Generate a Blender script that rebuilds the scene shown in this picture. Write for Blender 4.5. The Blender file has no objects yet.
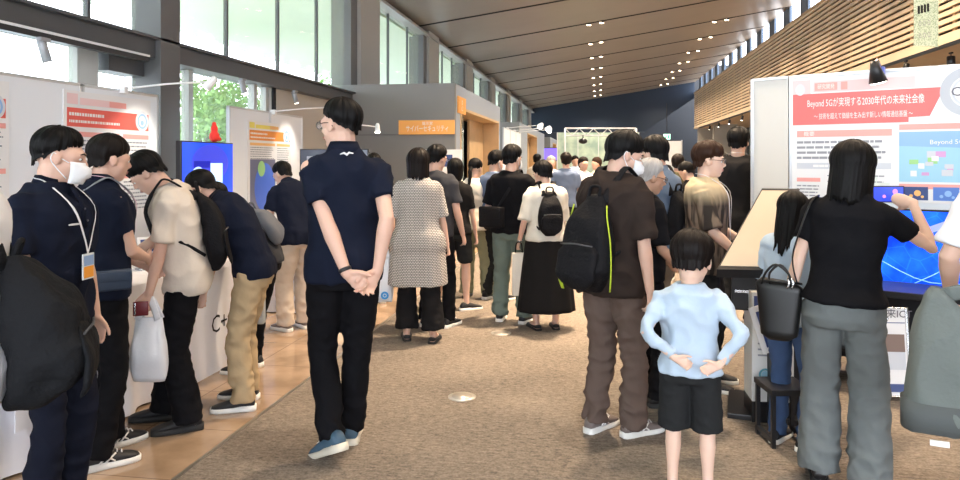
import bpy, bmesh, math, random
from mathutils import Vector, Matrix, noise
import numpy as np
V = Vector
PI = math.pi
F = 725.0                       # focal length in pixels of the 960x480 frame
TH = math.radians(9.4)          # the hall runs along +Y, the camera is turned a little left of it
CH = 1.44                       # camera height
VPX, HY = 480.0, 161.0
sc = bpy.context.scene
COL = sc.collection
rnd = random.Random(7)

def R(d): return math.radians(d)
def W(px, d, z=0.0):
    """world point seen at picture column px, at distance d along the lens axis"""
    xc = (px - VPX) / F * d
    return V((xc * math.cos(TH) - d * math.sin(TH), xc * math.sin(TH) + d * math.cos(TH), z))
def ZZ(py, d): return CH + (HY - py) * d / F

# ---------------------------------------------------------------- tags
def tag(o, label=None, cat=None, group=None, kind=None):
    if label: o['label'] = label
    if cat: o['category'] = cat
    if group: o['group'] = group
    if kind: o['kind'] = kind
    return o
def empty(name, loc=(0, 0, 0), rz=0.0, label=None, cat=None, group=None):
    o = bpy.data.objects.new(name, None); COL.objects.link(o)
    o.location = loc; o.rotation_euler = (0, 0, rz); o.empty_display_size = .1
    return tag(o, label, cat, group)
def copy_tree(o, parent=None):
    c = o.copy(); COL.objects.link(c)
    if parent: c.parent = parent
    for ch in list(o.children): copy_tree(ch, c)
    return c

# ---------------------------------------------------------------- materials
MATS = {}
def mat(name, col, rough=.6, metal=0.0, spec=.5, emit=None, es=1.0, alpha=None, bump=0.0, bscale=40, var=0.0, vscale=3, coat=0.0, trans=0.0, ior=1.45, sss=0.0, sheen=0.0):
    if name in MATS: return MATS[name]
    m = bpy.data.materials.new(name); m.use_nodes = True; nt = m.node_tree
    b = nt.nodes['Principled BSDF']; L = nt.links.new
    b.inputs['Base Color'].default_value = (*col, 1); b.inputs['Roughness'].default_value = rough
    b.inputs['Metallic'].default_value = metal; b.inputs['Specular IOR Level'].default_value = spec
    b.inputs['IOR'].default_value = ior
    if coat: b.inputs['Coat Weight'].default_value = coat; b.inputs['Coat Roughness'].default_value = .08
    if trans: b.inputs['Transmission Weight'].default_value = trans
    if sheen: b.inputs['Sheen Weight'].default_value = sheen
    if sss:
        b.inputs['Subsurface Weight'].default_value = sss
        b.inputs['Subsurface Radius'].default_value = (.012, .005, .003); b.inputs['Subsurface Scale'].default_value = 1.0
    if alpha is not None: b.inputs['Alpha'].default_value = alpha
    if emit: b.inputs['Emission Color'].default_value = (*emit, 1); b.inputs['Emission Strength'].default_value = es
    if bump or var:
        tc = nt.nodes.new('ShaderNodeTexCoord')
    if bump:
        n = nt.nodes.new('ShaderNodeTexNoise'); n.inputs['Scale'].default_value = bscale; n.inputs['Detail'].default_value = 4
        bp = nt.nodes.new('ShaderNodeBump'); bp.inputs['Strength'].default_value = bump; bp.inputs['Distance'].default_value = .01
        L(tc.outputs['Object'], n.inputs['Vector']); L(n.outputs['Fac'], bp.inputs['Height']); L(bp.outputs['Normal'], b.inputs['Normal'])
    if var:
        n2 = nt.nodes.new('ShaderNodeTexNoise'); n2.inputs['Scale'].default_value = vscale; n2.inputs['Detail'].default_value = 5
        mx = nt.nodes.new('ShaderNodeMix'); mx.data_type = 'RGBA'
        mx.inputs['A'].default_value = (*[c * (1 - var) for c in col], 1); mx.inputs['B'].default_value = (*[min(1, c * (1 + var)) for c in col], 1)
        L(tc.outputs['Object'], n2.inputs['Vector']); L(n2.outputs['Fac'], mx.inputs['Factor']); L(mx.outputs['Result'], b.inputs['Base Color'])
    MATS[name] = m; return m
def cloth(name, col, rough=.9, bump=.25, bs=26, sheen=0.0): return mat('cloth_' + name, col, rough, spec=.12, bump=bump, bscale=bs, sheen=sheen)

def pattern_mat(name, fn, rough=.9):
    """fn(nt, texcoord) -> colour socket"""
    if name in MATS: return MATS[name]
    m = bpy.data.materials.new(name); m.use_nodes = True; nt = m.node_tree
    b = nt.nodes['Principled BSDF']; b.inputs['Roughness'].default_value = rough
    b.inputs['Specular IOR Level'].default_value = .25
    tc = nt.nodes.new('ShaderNodeTexCoord')
    nt.links.new(fn(nt, tc), b.inputs['Base Color']); MATS[name] = m; return m

# ---------------------------------------------------------------- mesh helpers
def obj(name, bm, m, parent=None, smooth=False, label=None):
    me = bpy.data.meshes.new(name)
    bmesh.ops.recalc_face_normals(bm, faces=bm.faces)
    if smooth:
        for f in bm.faces: f.smooth = True
    bm.to_mesh(me); bm.free()
    me.materials.append(m)
    o = bpy.data.objects.new(name, me); COL.objects.link(o)
    if parent: o.parent = parent
    if label: o['label'] = label
    return o
def struct(name, bm, m, parent=None, smooth=False):
    o = obj(name, bm, m, parent, smooth)
    if not parent: o['kind'] = 'structure'
    return o
def BM(): return bmesh.new()
def box(bm, x0, x1, y0, y1, z0, z1, bev=0.0, mx=None):
    vs = [bm.verts.new(V(p)) for p in [(x0, y0, z0), (x1, y0, z0), (x1, y1, z0), (x0, y1, z0), (x0, y0, z1), (x1, y0, z1), (x1, y1, z1), (x0, y1, z1)]]
    fs = [bm.faces.new([vs[i] for i in f]) for f in [(0, 3, 2, 1), (4, 5, 6, 7), (0, 1, 5, 4), (1, 2, 6, 5), (2, 3, 7, 6), (3, 0, 4, 7)]]
    if mx is not None:
        for v in vs: v.co = mx @ v.co
    if bev:
        es = list({e for f in fs for e in f.edges})
        bmesh.ops.bevel(bm, geom=es, offset=bev, segments=2, affect='EDGES', profile=.6)
    return bm
def bx(*a, **k): return box(BM(), *a, **k)
def ring_loft(bm, rings, cap=True, close=True):
    """rings: lists of points, same count"""
    vr = [[bm.verts.new(p) for p in r] for r in rings]
    n = len(vr[0])
    for a, b in zip(vr, vr[1:]):
        for i in range(n if close else n - 1):
            j = (i + 1) % n
            bm.faces.new([a[i], a[j], b[j], b[i]])
    if cap:
        bm.faces.new(list(reversed(vr[0]))); bm.faces.new(vr[-1])
    return vr
def frame(t, ref):
    t = t.normalized(); u = t.cross(ref)
    if u.length < 1e-4: u = t.cross(V((.3, .9, .2)))
    u.normalize(); v = u.cross(t).normalized(); return u, v
def tube(bm, pts, rad, n=10, ref=V((0, 1, .01)), flat=None, sub=0):
    """tapered tube; flat=(ru,rv) multipliers; rad float or list"""
    pts = [V(p) for p in pts]
    if not isinstance(rad, (list, tuple)): rad = [rad] * len(pts)
    if sub:
        P, Q = [], []
        m = len(pts)
        for i in range(m - 1):
            p0, p1, p2, p3 = pts[max(i - 1, 0)], pts[i], pts[i + 1], pts[min(i + 2, m - 1)]
            for k in range(sub):
                t = k / sub
                P.append(.5 * ((2 * p1) + (p2 - p0) * t + (2 * p0 - 5 * p1 + 4 * p2 - p3) * t * t + (3 * p1 - p0 - 3 * p2 + p3) * t ** 3))
                Q.append(rad[i] * (1 - t) + rad[i + 1] * t)
        P.append(pts[-1]); Q.append(rad[-1]); pts, rad = P, Q
    rings = []
    fu, fv = flat or (1, 1)
    for i, p in enumerate(pts):
        t = (pts[min(i + 1, len(pts) - 1)] - pts[max(i - 1, 0)])
        rf = ref(p) if callable(ref) else ref
        u, v = frame(t, rf)
        rings.append([p + u * math.cos(2 * PI * k / n) * rad[i] * fu + v * math.sin(2 * PI * k / n) * rad[i] * fv for k in range(n)])
    ring_loft(bm, rings); return bm
def capsule(bm, pts, rad, n=12, ref=V((0, 1, .01)), flat=None):
    """tube with rounded ends"""
    pts = [V(p) for p in pts]
    if not isinstance(rad, (list, tuple)): rad = [rad] * len(pts)
    t0 = (pts[1] - pts[0]).normalized(); t1 = (pts[-1] - pts[-2]).normalized()
    P, Q = [], []
    for a in (80, 55, 28): P.append(pts[0] - t0 * rad[0] * math.sin(R(a))); Q.append(rad[0] * math.cos(R(a)))
    P += pts; Q += list(rad)
    for a in (28, 55, 80): P.append(pts[-1] + t1 * rad[-1] * math.sin(R(a))); Q.append(rad[-1] * math.cos(R(a)))
    return tube(bm, P, Q, n, ref, flat)
def ellipsoid(bm, c, r, mx=None, nu=16, nv=10):
    c = V(c); rings = []
    for i in range(nv + 1):
        th = PI * (i + .15) / (nv + .3)
        rings.append([V((r[0] * math.sin(th) * math.cos(2 * PI * k / nu), r[1] * math.sin(th) * math.sin(2 * PI * k / nu), r[2] * math.cos(th))) for k in range(nu)])
    if mx is not None: rings = [[mx @ p for p in q] for q in rings]
    ring_loft(bm, [[p + c for p in q] for q in rings]); return bm
def cyl(bm, p0, p1, r, n=16, r1=None): return tube(bm, [p0, p1], [r, r if r1 is None else r1], n, V((.1, .2, .97)) if abs((V(p1) - V(p0)).normalized().z) < .9 else V((0, 1, 0)))
def quadf(bm, pts): bm.faces.new([bm.verts.new(V(p)) for p in pts]); return bm

TMP = bpy.data.scenes.new('tmp'); TVL = TMP.view_layers[0]
def tmp_dg():
    with bpy.context.temp_override(scene=TMP, view_layer=TVL):
        return bpy.context.evaluated_depsgraph_get()
def remesh(bm, voxel, smooth=4, disp=None, sf=.5):
    """fuse overlapping closed shapes into one continuous surface, returns a bmesh"""
    bmesh.ops.recalc_face_normals(bm, faces=bm.faces)
    me = bpy.data.meshes.new('t'); bm.to_mesh(me); bm.free()
    o = bpy.data.objects.new('t', me); TMP.collection.objects.link(o)
    r = o.modifiers.new('r', 'REMESH'); r.mode = 'VOXEL'; r.voxel_size = voxel
    if smooth:
        s = o.modifiers.new('s', 'SMOOTH'); s.factor = sf; s.iterations = smooth
    dg = tmp_dg()
    m2 = bpy.data.meshes.new_from_object(o.evaluated_get(dg), depsgraph=dg)
    bpy.data.objects.remove(o); bpy.data.meshes.remove(me)
    out = bmesh.new(); out.from_mesh(m2); bpy.data.meshes.remove(m2)
    if disp:
        out.normal_update()
        cs = [(v, v.co.copy(), v.normal.copy()) for v in out.verts]
        for v, c, nn in cs: v.co = c + nn * disp(c)
    return out

# text and printed marks ------------------------------------------------
def text_obj(name, s, size, m, parent, loc, rot=(PI / 2, 0, 0), align='LEFT', width=None, bold=0.0):
    cu = bpy.data.curves.new(name, 'FONT'); cu.body = s; cu.size = size; cu.align_x = align; cu.align_y = 'BOTTOM'
    cu.offset = bold; cu.resolution_u = 2
    o = bpy.data.objects.new(name, cu); TMP.collection.objects.link(o)
    dg = tmp_dg()
    me = bpy.data.meshes.new_from_object(o.evaluated_get(dg), depsgraph=dg)
    bpy.data.objects.remove(o)
    if width and len(me.vertices):
        xs = [v.co.x for v in me.vertices]; w = max(xs) - min(xs)
        k = width / max(w, 1e-6)
        for v in me.vertices: v.co.x *= k
    me.materials.clear(); me.materials.append(m)
    q = bpy.data.objects.new(name, me); COL.objects.link(q)
    q.parent = parent; q.location = loc; q.rotation_euler = rot
    return q
def print_rows(bm, x0, x1, z0, z1, y, rows, fill=.8, seed=1, gap=.45, dash=(.01, .05)):
    """rows of small printed strokes standing for body text too small to read"""
    rr = random.Random(seed); h = (z1 - z0) / rows
    for i in range(rows):
        z = z1 - h * (i + .5); x = x0; end = x0 + (x1 - x0) * (fill + (1 - fill) * rr.random())
        while x < end:
            w = rr.uniform(*dash); e = min(x + w, end)
            quadf(bm, [(x, y, z - h * gap / 2), (e, y, z - h * gap / 2), (e, y, z + h * gap / 2), (x, y, z + h * gap / 2)])
            x = e + rr.uniform(.003, .009)
    return bm
def rect(bm, x0, x1, z0, z1, y): return quadf(bm, [(x0, y, z0), (x1, y, z0), (x1, y, z1), (x0, y, z1)])
def disk(bm, cx, cz, r, y, n=28, r0=0.0, sx=1.0):
    for k in range(n):
        a, b = 2 * PI * k / n, 2 * PI * (k + 1) / n
        p = [(cx + r * sx * math.cos(a), y, cz + r * math.sin(a)), (cx + r * sx * math.cos(b), y, cz + r * math.sin(b))]
        if r0: p += [(cx + r0 * sx * math.cos(b), y, cz + r0 * math.sin(b)), (cx + r0 * sx * math.cos(a), y, cz + r0 * math.sin(a))]
        else: p += [(cx, y, cz)]
        quadf(bm, p)
    return bm
LP1, LP2, WS, EXPOSURE = 150, 150, 6.5, .32
# ================================================================ people
SKIN = mat('skin', (.66, .42, .32), .5, spec=.4, sss=.10, bump=.06, bscale=90)
SKIN2 = mat('skin_light', (.72, .49, .38), .5, spec=.4, sss=.10, bump=.05, bscale=90)
SKIN3 = mat('skin_tan', (.50, .29, .19), .5, spec=.4, sss=.08, bump=.07, bscale=90)
LIPS = mat('lips', (.50, .22, .19), .45)
EYEW = mat('eye_white', (.8, .8, .78), .2)
EYED = mat('eye_dark', (.02, .012, .01), .15)

def hair_mat(name, col, rough=.52):
    if name in MATS: return MATS[name]
    m = bpy.data.materials.new(name); m.use_nodes = True; nt = m.node_tree; b = nt.nodes['Principled BSDF']; L = nt.links.new
    b.inputs['Roughness'].default_value = rough; b.inputs['Specular IOR Level'].default_value = .14
    uv = nt.nodes.new('ShaderNodeUVMap'); uv.uv_map = 'strand'
    mp = nt.nodes.new('ShaderNodeMapping'); mp.inputs['Scale'].default_value = (90, 3.5, 1)
    n = nt.nodes.new('ShaderNodeTexNoise'); n.inputs['Scale'].default_value = 1; n.inputs['Detail'].default_value = 3
    bp = nt.nodes.new('ShaderNodeBump'); bp.inputs['Strength'].default_value = .55; bp.inputs['Distance'].default_value = .006
    mx = nt.nodes.new('ShaderNodeMix'); mx.data_type = 'RGBA'
    mx.inputs['A'].default_value = (*[c * .55 for c in col], 1); mx.inputs['B'].default_value = (*[min(1, c * 1.5) for c in col], 1)
    L(uv.outputs['UV'], mp.inputs['Vector']); L(mp.outputs['Vector'], n.inputs['Vector']); L(n.outputs['Fac'], bp.inputs['Height'])
    L(bp.outputs['Normal'], b.inputs['Normal']); L(n.outputs['Fac'], mx.inputs['Factor']); L(mx.outputs['Result'], b.inputs['Base Color'])
    MATS[name] = m; return m
HBLACK = hair_mat('hair_black', (.0028, .0025, .0026)); HBROWN = hair_mat('hair_brown', (.030, .013, .007))
HDARK = hair_mat('hair_dark', (.006, .0038, .0032)); HGREY = hair_mat('hair_grey', (.34, .33, .32), .6)

def lerp_tab(tab, x):
    if x <= tab[0][0]: return tab[0][1:]
    for a, b in zip(tab, tab[1:]):
        if x <= b[0]:
            t = (x - a[0]) / (b[0] - a[0]); t = t * t * (3 - 2 * t)
            return tuple(p + (q - p) * t for p, q in zip(a[1:], b[1:]))
    return tab[-1][1:]
# z, half width, half depth, centre y
TORSO_M = [(.78, .145, .095, -.005), (.86, .160, .110, -.012), (.93, .158, .112, -.012), (1.03, .142, .098, 0), (1.10, .138, .095, .003), (1.22, .155, .106, .006), (1.32, .165, .112, .004), (1.37, .162, .102, -.004), (1.405, .146, .086, -.010), (1.435, .098, .068, -.012), (1.46, .064, .057, -.010), (1.50, .054, .053, -.004)]
TORSO_F = [(.78, .150, .098, -.006), (.86, .166, .114, -.014), (.93, .160, .112, -.012), (1.03, .128, .090, 0), (1.10, .122, .086, .003), (1.22, .138, .104, .012), (1.30, .144, .108, .012), (1.36, .138, .092, -.002), (1.40, .118, .074, -.008), (1.43, .088, .062, -.010), (1.46, .060, .052, -.008), (1.50, .046, .046, -.004)]

def ik(S, T, a, b, hint):
    S, T, hint = V(S), V(T), V(hint)
    d = T - S; L = d.length
    if L > (a + b) * .999: T = S + d * ((a + b) * .999 / L); d = T - S; L = d.length
    x = (a * a - b * b + L * L) / (2 * L); h = math.sqrt(max(a * a - x * x, 0))
    dn = d / L; p = hint - dn * hint.dot(dn)
    if p.length < 1e-5: p = V((0, -1, 0))
    return S + dn * x + p.normalized() * h, T

class Fig:
    def __init__(s, label, px, d, H, phi, lean=0, hunch=0, side=0, hipy=0, drop=0, w=1.0, female=False, head=(0, 0, 0), hs=1.0,
                 armL=None, armR=None, legL=None, legR=None, vox=.009, group=None, skin=None, hair=None, seed=1, z=0.0, fat=1.0):
        s.root = empty('person', W(px, d, z), TH - math.atan((px - VPX) / F) - R(phi), label, 'person', group)
        s.k = H / 1.7; s.root.scale = (s.k,) * 3
        s.lean, s.hunch, s.side, s.hipy, s.drop, s.w, s.fat = R(lean), R(hunch), R(side), hipy, drop, w, fat
        s.tab = TORSO_F if female else TORSO_M; s.female = female; s.vox = vox / s.k; s.seed = seed; s.skin = skin or SKIN
        # spine
        s.sp = {}; p = V((0, hipy, .90 - drop)); z0 = .90
        s.spine = [(z0, p.copy(), s.ang(z0))]
        while z0 < 1.56:
            a = s.ang(z0 + .01)
            p = p + V((math.sin(s.side) * .02, math.sin(a) * math.cos(s.side) * .02, math.cos(a) * math.cos(s.side) * .02)); z0 += .02; s.spine.append((z0, p.copy(), s.ang(z0)))
        s.hp, s.hy, s.hr = [R(q) for q in head]
        a = s.lean + s.hunch; na = a * .8 + s.hp * .35
        nb = s.T(0, -.004, 1.45)
        s.neck0 = nb; s.neck1 = nb + V((0, math.sin(na), math.cos(na))) * .062
        s.HR = Matrix.Rotation(-s.hy, 4, 'Z') @ Matrix.Rotation(-(s.hp), 4, 'X') @ Matrix.Rotation(s.hr, 4, 'Y')
        s.HM = Matrix.Translation(s.neck1) @ s.HR @ Matrix.Scale(hs, 4) @ Matrix.Translation(V((0, .022, .062)))
        sh = .148 if female else .164
        s.S = {}; s.E = {}; s.Wr = {}; s.arm = {}
        for k, sg, ar in (('L', -1, armL), ('R', 1, armR)):
            ar = dict(ar or {}); s.arm[k] = ar
            S = s.T(sg * sh * w, -.006, 1.368); s.S[k] = S
            tgt = ar.get('w', (sg * (.235 * w), .03, .83 - drop)); hint = ar.get('hint', (sg * .25, -1, -.1))
            E, Wp = ik(S, tgt, .285, .25, hint); s.E[k] = E; s.Wr[k] = Wp
        s.hip = {}; s.kn = {}; s.an = {}; s.FM = {}
        for k, sg, lg in (('L', -1, legL), ('R', 1, legR)):
            lg = dict(lg or {}); fx, fy = lg.get('a', (sg * .10, 0)); yaw = R(lg.get('yaw', sg * 8)); pit = R(lg.get('pitch', 0))
            M = Matrix.Translation(V((fx, fy, lg.get('lift', 0)))) @ Matrix.Rotation(-yaw, 4, 'Z') @ Matrix.Translation(V((0, .13, 0))) @ Matrix.Rotation(-pit, 4, 'X') @ Matrix.Translation(V((0, -.13, 0)))
            s.FM[k] = M; A = M @ V((0, 0, .085))
            Hp = V((sg * .088 * w, hipy, .875 - drop)); s.hip[k] = Hp
            K, A2 = ik(Hp, A, .405, .395, lg.get('hint', (sg * .12, 1, 0))); s.kn[k] = K; s.an[k] = A2
    def ang(s, z):
        t = min(max((z - .88) / .34, 0), 1); t = t * t * (3 - 2 * t)
        u = min(max((z - 1.15) / .3, 0), 1)
        return s.lean * (.25 + .75 * t) + s.hunch * u
    def T(s, x, y, z):
        if z <= .90:
            a = s.lean * .25
            return V((x, s.hipy, .90 - s.drop)) + V((0, y * math.cos(a) + (z - .9) * math.sin(a) * .5, z - .9 - y * math.sin(a) * .6))
        sp = s.spine; i = min(int((z - .90) / .02), len(sp) - 2); f = (z - sp[i][0]) / .02
        p = sp[i][1].lerp(sp[i + 1][1], f); a = sp[i][2] * (1 - f) + sp[i + 1][2] * f
        return p + V((x * math.cos(s.side), y * math.cos(a), -y * math.sin(a) - x * math.sin(s.side)))
    def ring(s, z, ew, ed, n=28, e=2.3, wmul=1.0):
        hw, hd, cy = lerp_tab(s.tab, z); hw = hw * s.w * wmul + ew; hd = hd * (.5 + .5 * s.w) * s.fat + ed; out = []
        for k in range(n):
            t = 2 * PI * k / n; c, q = math.cos(t), math.sin(t)
            out.append(s.T(hw * math.copysign(abs(c) ** (2 / e), c), cy + hd * math.copysign(abs(q) ** (2 / e), q), z))
        return out
    # ---- body ----
    def body(s, legs='hidden', armbare=True, hands=True, face=True, fingers=True):
        bm = BM()
        ring_loft(bm, [s.ring(z, -.022, -.022) for z in (.80, .9, 1.0, 1.1, 1.2, 1.3, 1.38, 1.42, 1.45)])
        capsule(bm, [s.neck0 - (s.neck1 - s.neck0) * .5, s.neck0, s.neck1, s.neck1 + (s.HM @ V((0, -.01, 0)) - s.neck1) * .6], [.064, .057, .055, .055] if not s.female else [.052, .046, .045, .046])
        for k, sg in (('L', -1), ('R', 1)):
            S, E, Wp = s.S[k], s.E[k], s.Wr[k]; f = .86 if s.female else 1
            capsule(bm, [S, S.lerp(E, .35), S.lerp(E, .8), E, E.lerp(Wp, .25), E.lerp(Wp, .6), Wp], [.040 * f, .041 * f, .037 * f, .036 * f, .038 * f, .031 * f, .024 * f])
            if hands: s.hand(bm, k, sg, f, fingers)
            q = {'hidden': .62, 'calf': .9, 'bare': 1}[legs] ; q2 = 1 if legs in ('bare', 'calf') else .62
            K, A, Hp = s.kn[k], s.an[k], s.hip[k]
            capsule(bm, [Hp, Hp.lerp(K, .5), K, K.lerp(A, .3), K.lerp(A, .7), A], [.082 * q, .070 * q, .052 * q2, .054 * q2, .038 * q2, .034 * q2])
            M = s.FM[k]
            capsule(bm, [M @ V((0, -.035, .04)), M @ V((0, .05, .045)), M @ V((0, .13, .03)), M @ V((0, .165, .025))], [.032, .034, .03, .022], ref=V((0, 0, 1)))
        # head
        H = s.HM
        def el(c, r, rx=0): ellipsoid(bm, H @ V(c), r, H.to_3x3().to_4x4() @ Matrix.Rotation(R(rx), 4, 'X'))
        el((0, -.012, .030), (.074, .092, .087)); el((0, .022, -.030), (.058, .066, .080)); el((0, .048, -.083), (.031, .036, .029))
        el((0, .035, .012), (.066, .062, .05)); el((.036, .04, -.03), (.026, .03, .03)); el((-.036, .04, -.03), (.026, .03, .03))
        el((0, -.01, -.055), (.05, .06, .05))
        if face:
            tube(bm, [H @ V(p) for p in [(0, .082, .022), (0, .092, .0), (0, .104, -.022), (0, .088, -.034)]], [.006, .009, .0135, .009])
            el((0, .084, .024), (.045, .014, .010)); el((0, .082, -.052), (.020, .012, .012)); el((0, .08, -.064), (.016, .012, .008))
        for q in (-1, 1): el((q * .074, -.004, -.004), (.010, .019, .032), 12); el((q * .070, .006, -.006), (.010, .014, .022))
        bm = remesh(bm, s.vox, 2)
        s.bodyo = obj('body', bm, s.skin, s.root, True)
        if face:
            for q in (-1, 1):
                b = BM(); c = H @ V((q * .031, .0775, .002)); rm = H.to_3x3().to_4x4()
                ellipsoid(b, c, (.0125, .011, .0075), rm, 12, 8)
                e = obj('eye', b, EYEW, s.root, True)
                b = BM(); ellipsoid(b, H @ V((q * .031, .0865, .002)), (.0052, .0032, .0055), rm, 10, 6); obj('iris', b, EYED, e, True)
                b = BM(); tube(b, [H @ V((q * .014, .096, .020)), H @ V((q * .032, .094, .027)), H @ V((q * .048, .082, .021))], [.0028, .0034, .002], 6, sub=3); obj('eyebrow', b, HDARK, s.root, True)
            b = BM(); ellipsoid(b, H @ V((0, .0915, -.053)), (.021, .006, .0045), H.to_3x3().to_4x4()); ellipsoid(b, H @ V((0, .090, -.061)), (.017, .006, .005), H.to_3x3().to_4x4()); obj('lips', b, LIPS, s.root, True)
        return s
    def hand(s, bm, k, sg, f, fingers=True):
        ar = s.arm[k]; Wp = s.Wr[k]; fd = (Wp - s.E[k]).normalized()
        d = V(ar['d']).normalized() if 'd' in ar else fd
        n = V(ar.get('n', (-sg, 0, 0))); n = (n - d * n.dot(d)).normalized()
        u = d.cross(n) if sg > 0 else n.cross(d)      # thumb side
        c = ar.get('curl', 25); g = .95 * f
        P = lambda a, b, cc: Wp + d * a * g + u * b * g + n * cc * g
        capsule(bm, [P(-.01, 0, 0), P(.03, .004, 0), P(.07, .003, 0), P(.085, 0, 0)], [.023, .033, .036, .033], ref=n, flat=(1, .42) if True else None)
        if not fingers:
            capsule(bm, [P(.07, 0, 0), P(.12, 0, .01), P(.15, 0, .03)], [.032, .03, .02], ref=n, flat=(1, .42)); return
        for i, (b, L) in enumerate(((.029, .072), (.010, .080), (-.010, .074), (-.028, .058))):
            p = P(.078 - abs(i - 1.2) * .004, b, 0); pts = [p - d * .015, p]; a = 0; dd = d
            cc = c[i] if isinstance(c, (list, tuple)) else c + i * 3
            for q in (.45, .30, .25):
                a += R(cc * (1.0 if q == .45 else .9)); sp = (1.2 - i) * .05
                dirv = (d * math.cos(a) + n * math.sin(a) + u * sp * .6).normalized(); p = p + dirv * L * g * q; pts.append(p)
            capsule(bm, pts, [.0090 * g, .0092 * g, .0084 * g, .0078 * g, .0066 * g], 8)
        tc = ar.get('thumb', .5)
        p0 = P(.012, .020, .004); p1 = P(.042, .046, .012); p2 = p1 + (d * .85 + u * tc + n * .25).normalized() * .032 * g; p3 = p2 + (d * .95 + u * tc * .4 + n * .3).normalized() * .026 * g
        capsule(bm, [p0, p1, p2, p3], [.016 * g, .0125 * g, .0105 * g, .008 * g], 8)
    # ---- hair ----
    def hair(s, m, ends=(66, 80, 98, 112, 114), drops=(0, 0, .004, .03, .05), T=.014, amp=.008, naz=72, inward=.35, out=0.0, name='hair', freq=9, jit=3.0, part=0.0, top=1.0):
        """ends: polar angle of the hair edge at front, temple, ear, behind the ear, nape; drops: how far it hangs below that"""
        rr = random.Random(s.seed); H = s.HM; bm = BM(); uvl = bm.loops.layers.uv.new('strand')
        azs = [0, 50, 86, 118, 180]
        def at(vals, a):
            a = abs(a)
            for i in range(4):
                if a <= azs[i + 1]:
                    t = (a - azs[i]) / (azs[i + 1] - azs[i]); t = t * t * (3 - 2 * t); return vals[i] * (1 - t) + vals[i + 1] * t
            return vals[-1]
        off = s.seed * 7.31; NP, ND = 14, 7; rings = []; inner = []
        for i in range(naz):
            a = -180 + 360 * i / naz; ar = R(a); nz = noise.noise(V((math.cos(ar) * freq * .9, math.sin(ar) * freq * .9, off)))
            e = at(ends, a) + nz * jit * 2; D = max(at(drops, a) * (1 + .25 * nz), 0)
            col, inn = [], []
            for j in range(NP + ND + 1):
                if j <= NP: pp = R(e * (j + .4) / (NP + .4)); l = 0
                else: pp = R(e); l = D * (j - NP) / ND + .0006 * (j - NP)
                t = j / NP
                th = T * (1 - .35 * min(t, 1) ** 3) * (1 + (top - 1) * math.cos(pp) ** 2 if pp < PI / 2 else 1)
                if l > 0 or t >= 1: th *= max(.55, 1 - l * 1.2)
                if max(drops) < .07 and t > .6: th *= 1 - .45 * min((t - .6) / .4, 1)
                if D < .015 and t > .85: th *= max(.25, 1 - (t - .85) / .15 * .75) if t <= 1 else .25
                rg = amp * noise.noise(V((math.cos(ar) * freq, math.sin(ar) * freq, off + pp * .7 + l * 3))) * min(1, .25 + t) + amp * .5 * noise.noise(V((math.cos(ar) * freq * 2.7, math.sin(ar) * freq * 2.7, off + pp + l * 5)))
                th += rg
                def pos(th_):
                    x = math.sin(ar) * math.sin(pp) * (.076 + th_); y = math.cos(ar) * math.sin(pp) * (.094 + th_); z = math.cos(pp) * (.088 + th_)
                    kx = 1 - inward * l * 2.2 + out * l * 2 if l else 1
                    return V((x * kx, y * kx - .012, z + .030 - l))
                col.append(H @ pos(th)); inn.append(H @ pos(max(th - .014, -.004) if j < NP + ND else th - .003))
            rings.append(col); inner.append(inn)
        n1 = NP + ND + 1
        def grid(rs, flip):
            vs = [[bm.verts.new(p) for p in c] for c in rs]
            topv = bm.verts.new(sum((c[0] for c in rs), V((0, 0, 0))) / naz)
            for i in range(naz):
                j = (i + 1) % naz
                for q in range(n1 - 1):
                    f = bm.faces.new([vs[i][q], vs[i][q + 1], vs[j][q + 1], vs[j][q]])
                    for lp, (uu, vv) in zip(f.loops, ((i, q), (i, q + 1), (i + 1, q + 1), (i + 1, q))): lp[uvl].uv = (uu / naz, vv / n1)
                bm.faces.new([topv, vs[i][0], vs[j][0]])
            return vs
        A = grid(rings, 0); B = grid(inner, 1)
        for i in range(naz):
            j = (i + 1) % naz; bm.faces.new([A[i][-1], B[i][-1], B[j][-1], A[j][-1]])
        s.hairo = obj(name, bm, m, s.root, True); return s
    def ponytail(s, m, pts, r, name='ponytail'):
        bm = BM(); tube(bm, [s.HM @ V(p) for p in pts], r, 14, sub=4); bm2 = remesh(bm, .007, 2, lambda c: .004 * noise.noise(c * 40))
        return obj(name, bm2, m, s.root, True)
    # ---- clothes ----
    def folds(s, amp, sc_=7.0, zs=1.0):
        o = s.seed * 3.7
        def f(c):
            a = noise.noise(V((c.x * sc_ + o, c.y * sc_, c.z * sc_ * zs + o * .3))); b = noise.noise(V((c.x * sc_ * 2.1 + o, c.y * sc_ * 2.1 - 3, (c.z + c.x * .6) * sc_ * 1.6 * zs)))
            return amp * ((.40 - abs(a) * 2.2) + .55 * b)
        return f
    def shirt(s, m, hem=.86, sleeve=.62, ease=.014, slr=1.0, name='shirt', flare=.0, hemcut=None, neck=1.462, amp=.009, wide=0.0, folds_z=1.0, vox=None):
        s.es = ease + flare * .3; bm = BM(); zs = [hem]; z = math.ceil((hem + .02) / .05) * .05
        while z < 1.40: zs.append(z); z += .05
        zs += [1.40, 1.43, 1.45, neck]
        rings = []
        for z in zs:
            t = max(0, (1.2 - z) / (1.2 - hem)) if hem < 1.2 else 0
            e = ease + flare * t + .006
            if z > 1.41: e *= .7
            if z < .80:   # below the hips: skirt of the garment
                base = s.ring(.80, e, e); rings.append([p + V((0, 0, z - .80)) for p in base])
            else: rings.append(s.ring(z, e + wide * t, e))
        ring_loft(bm, rings)
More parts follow.
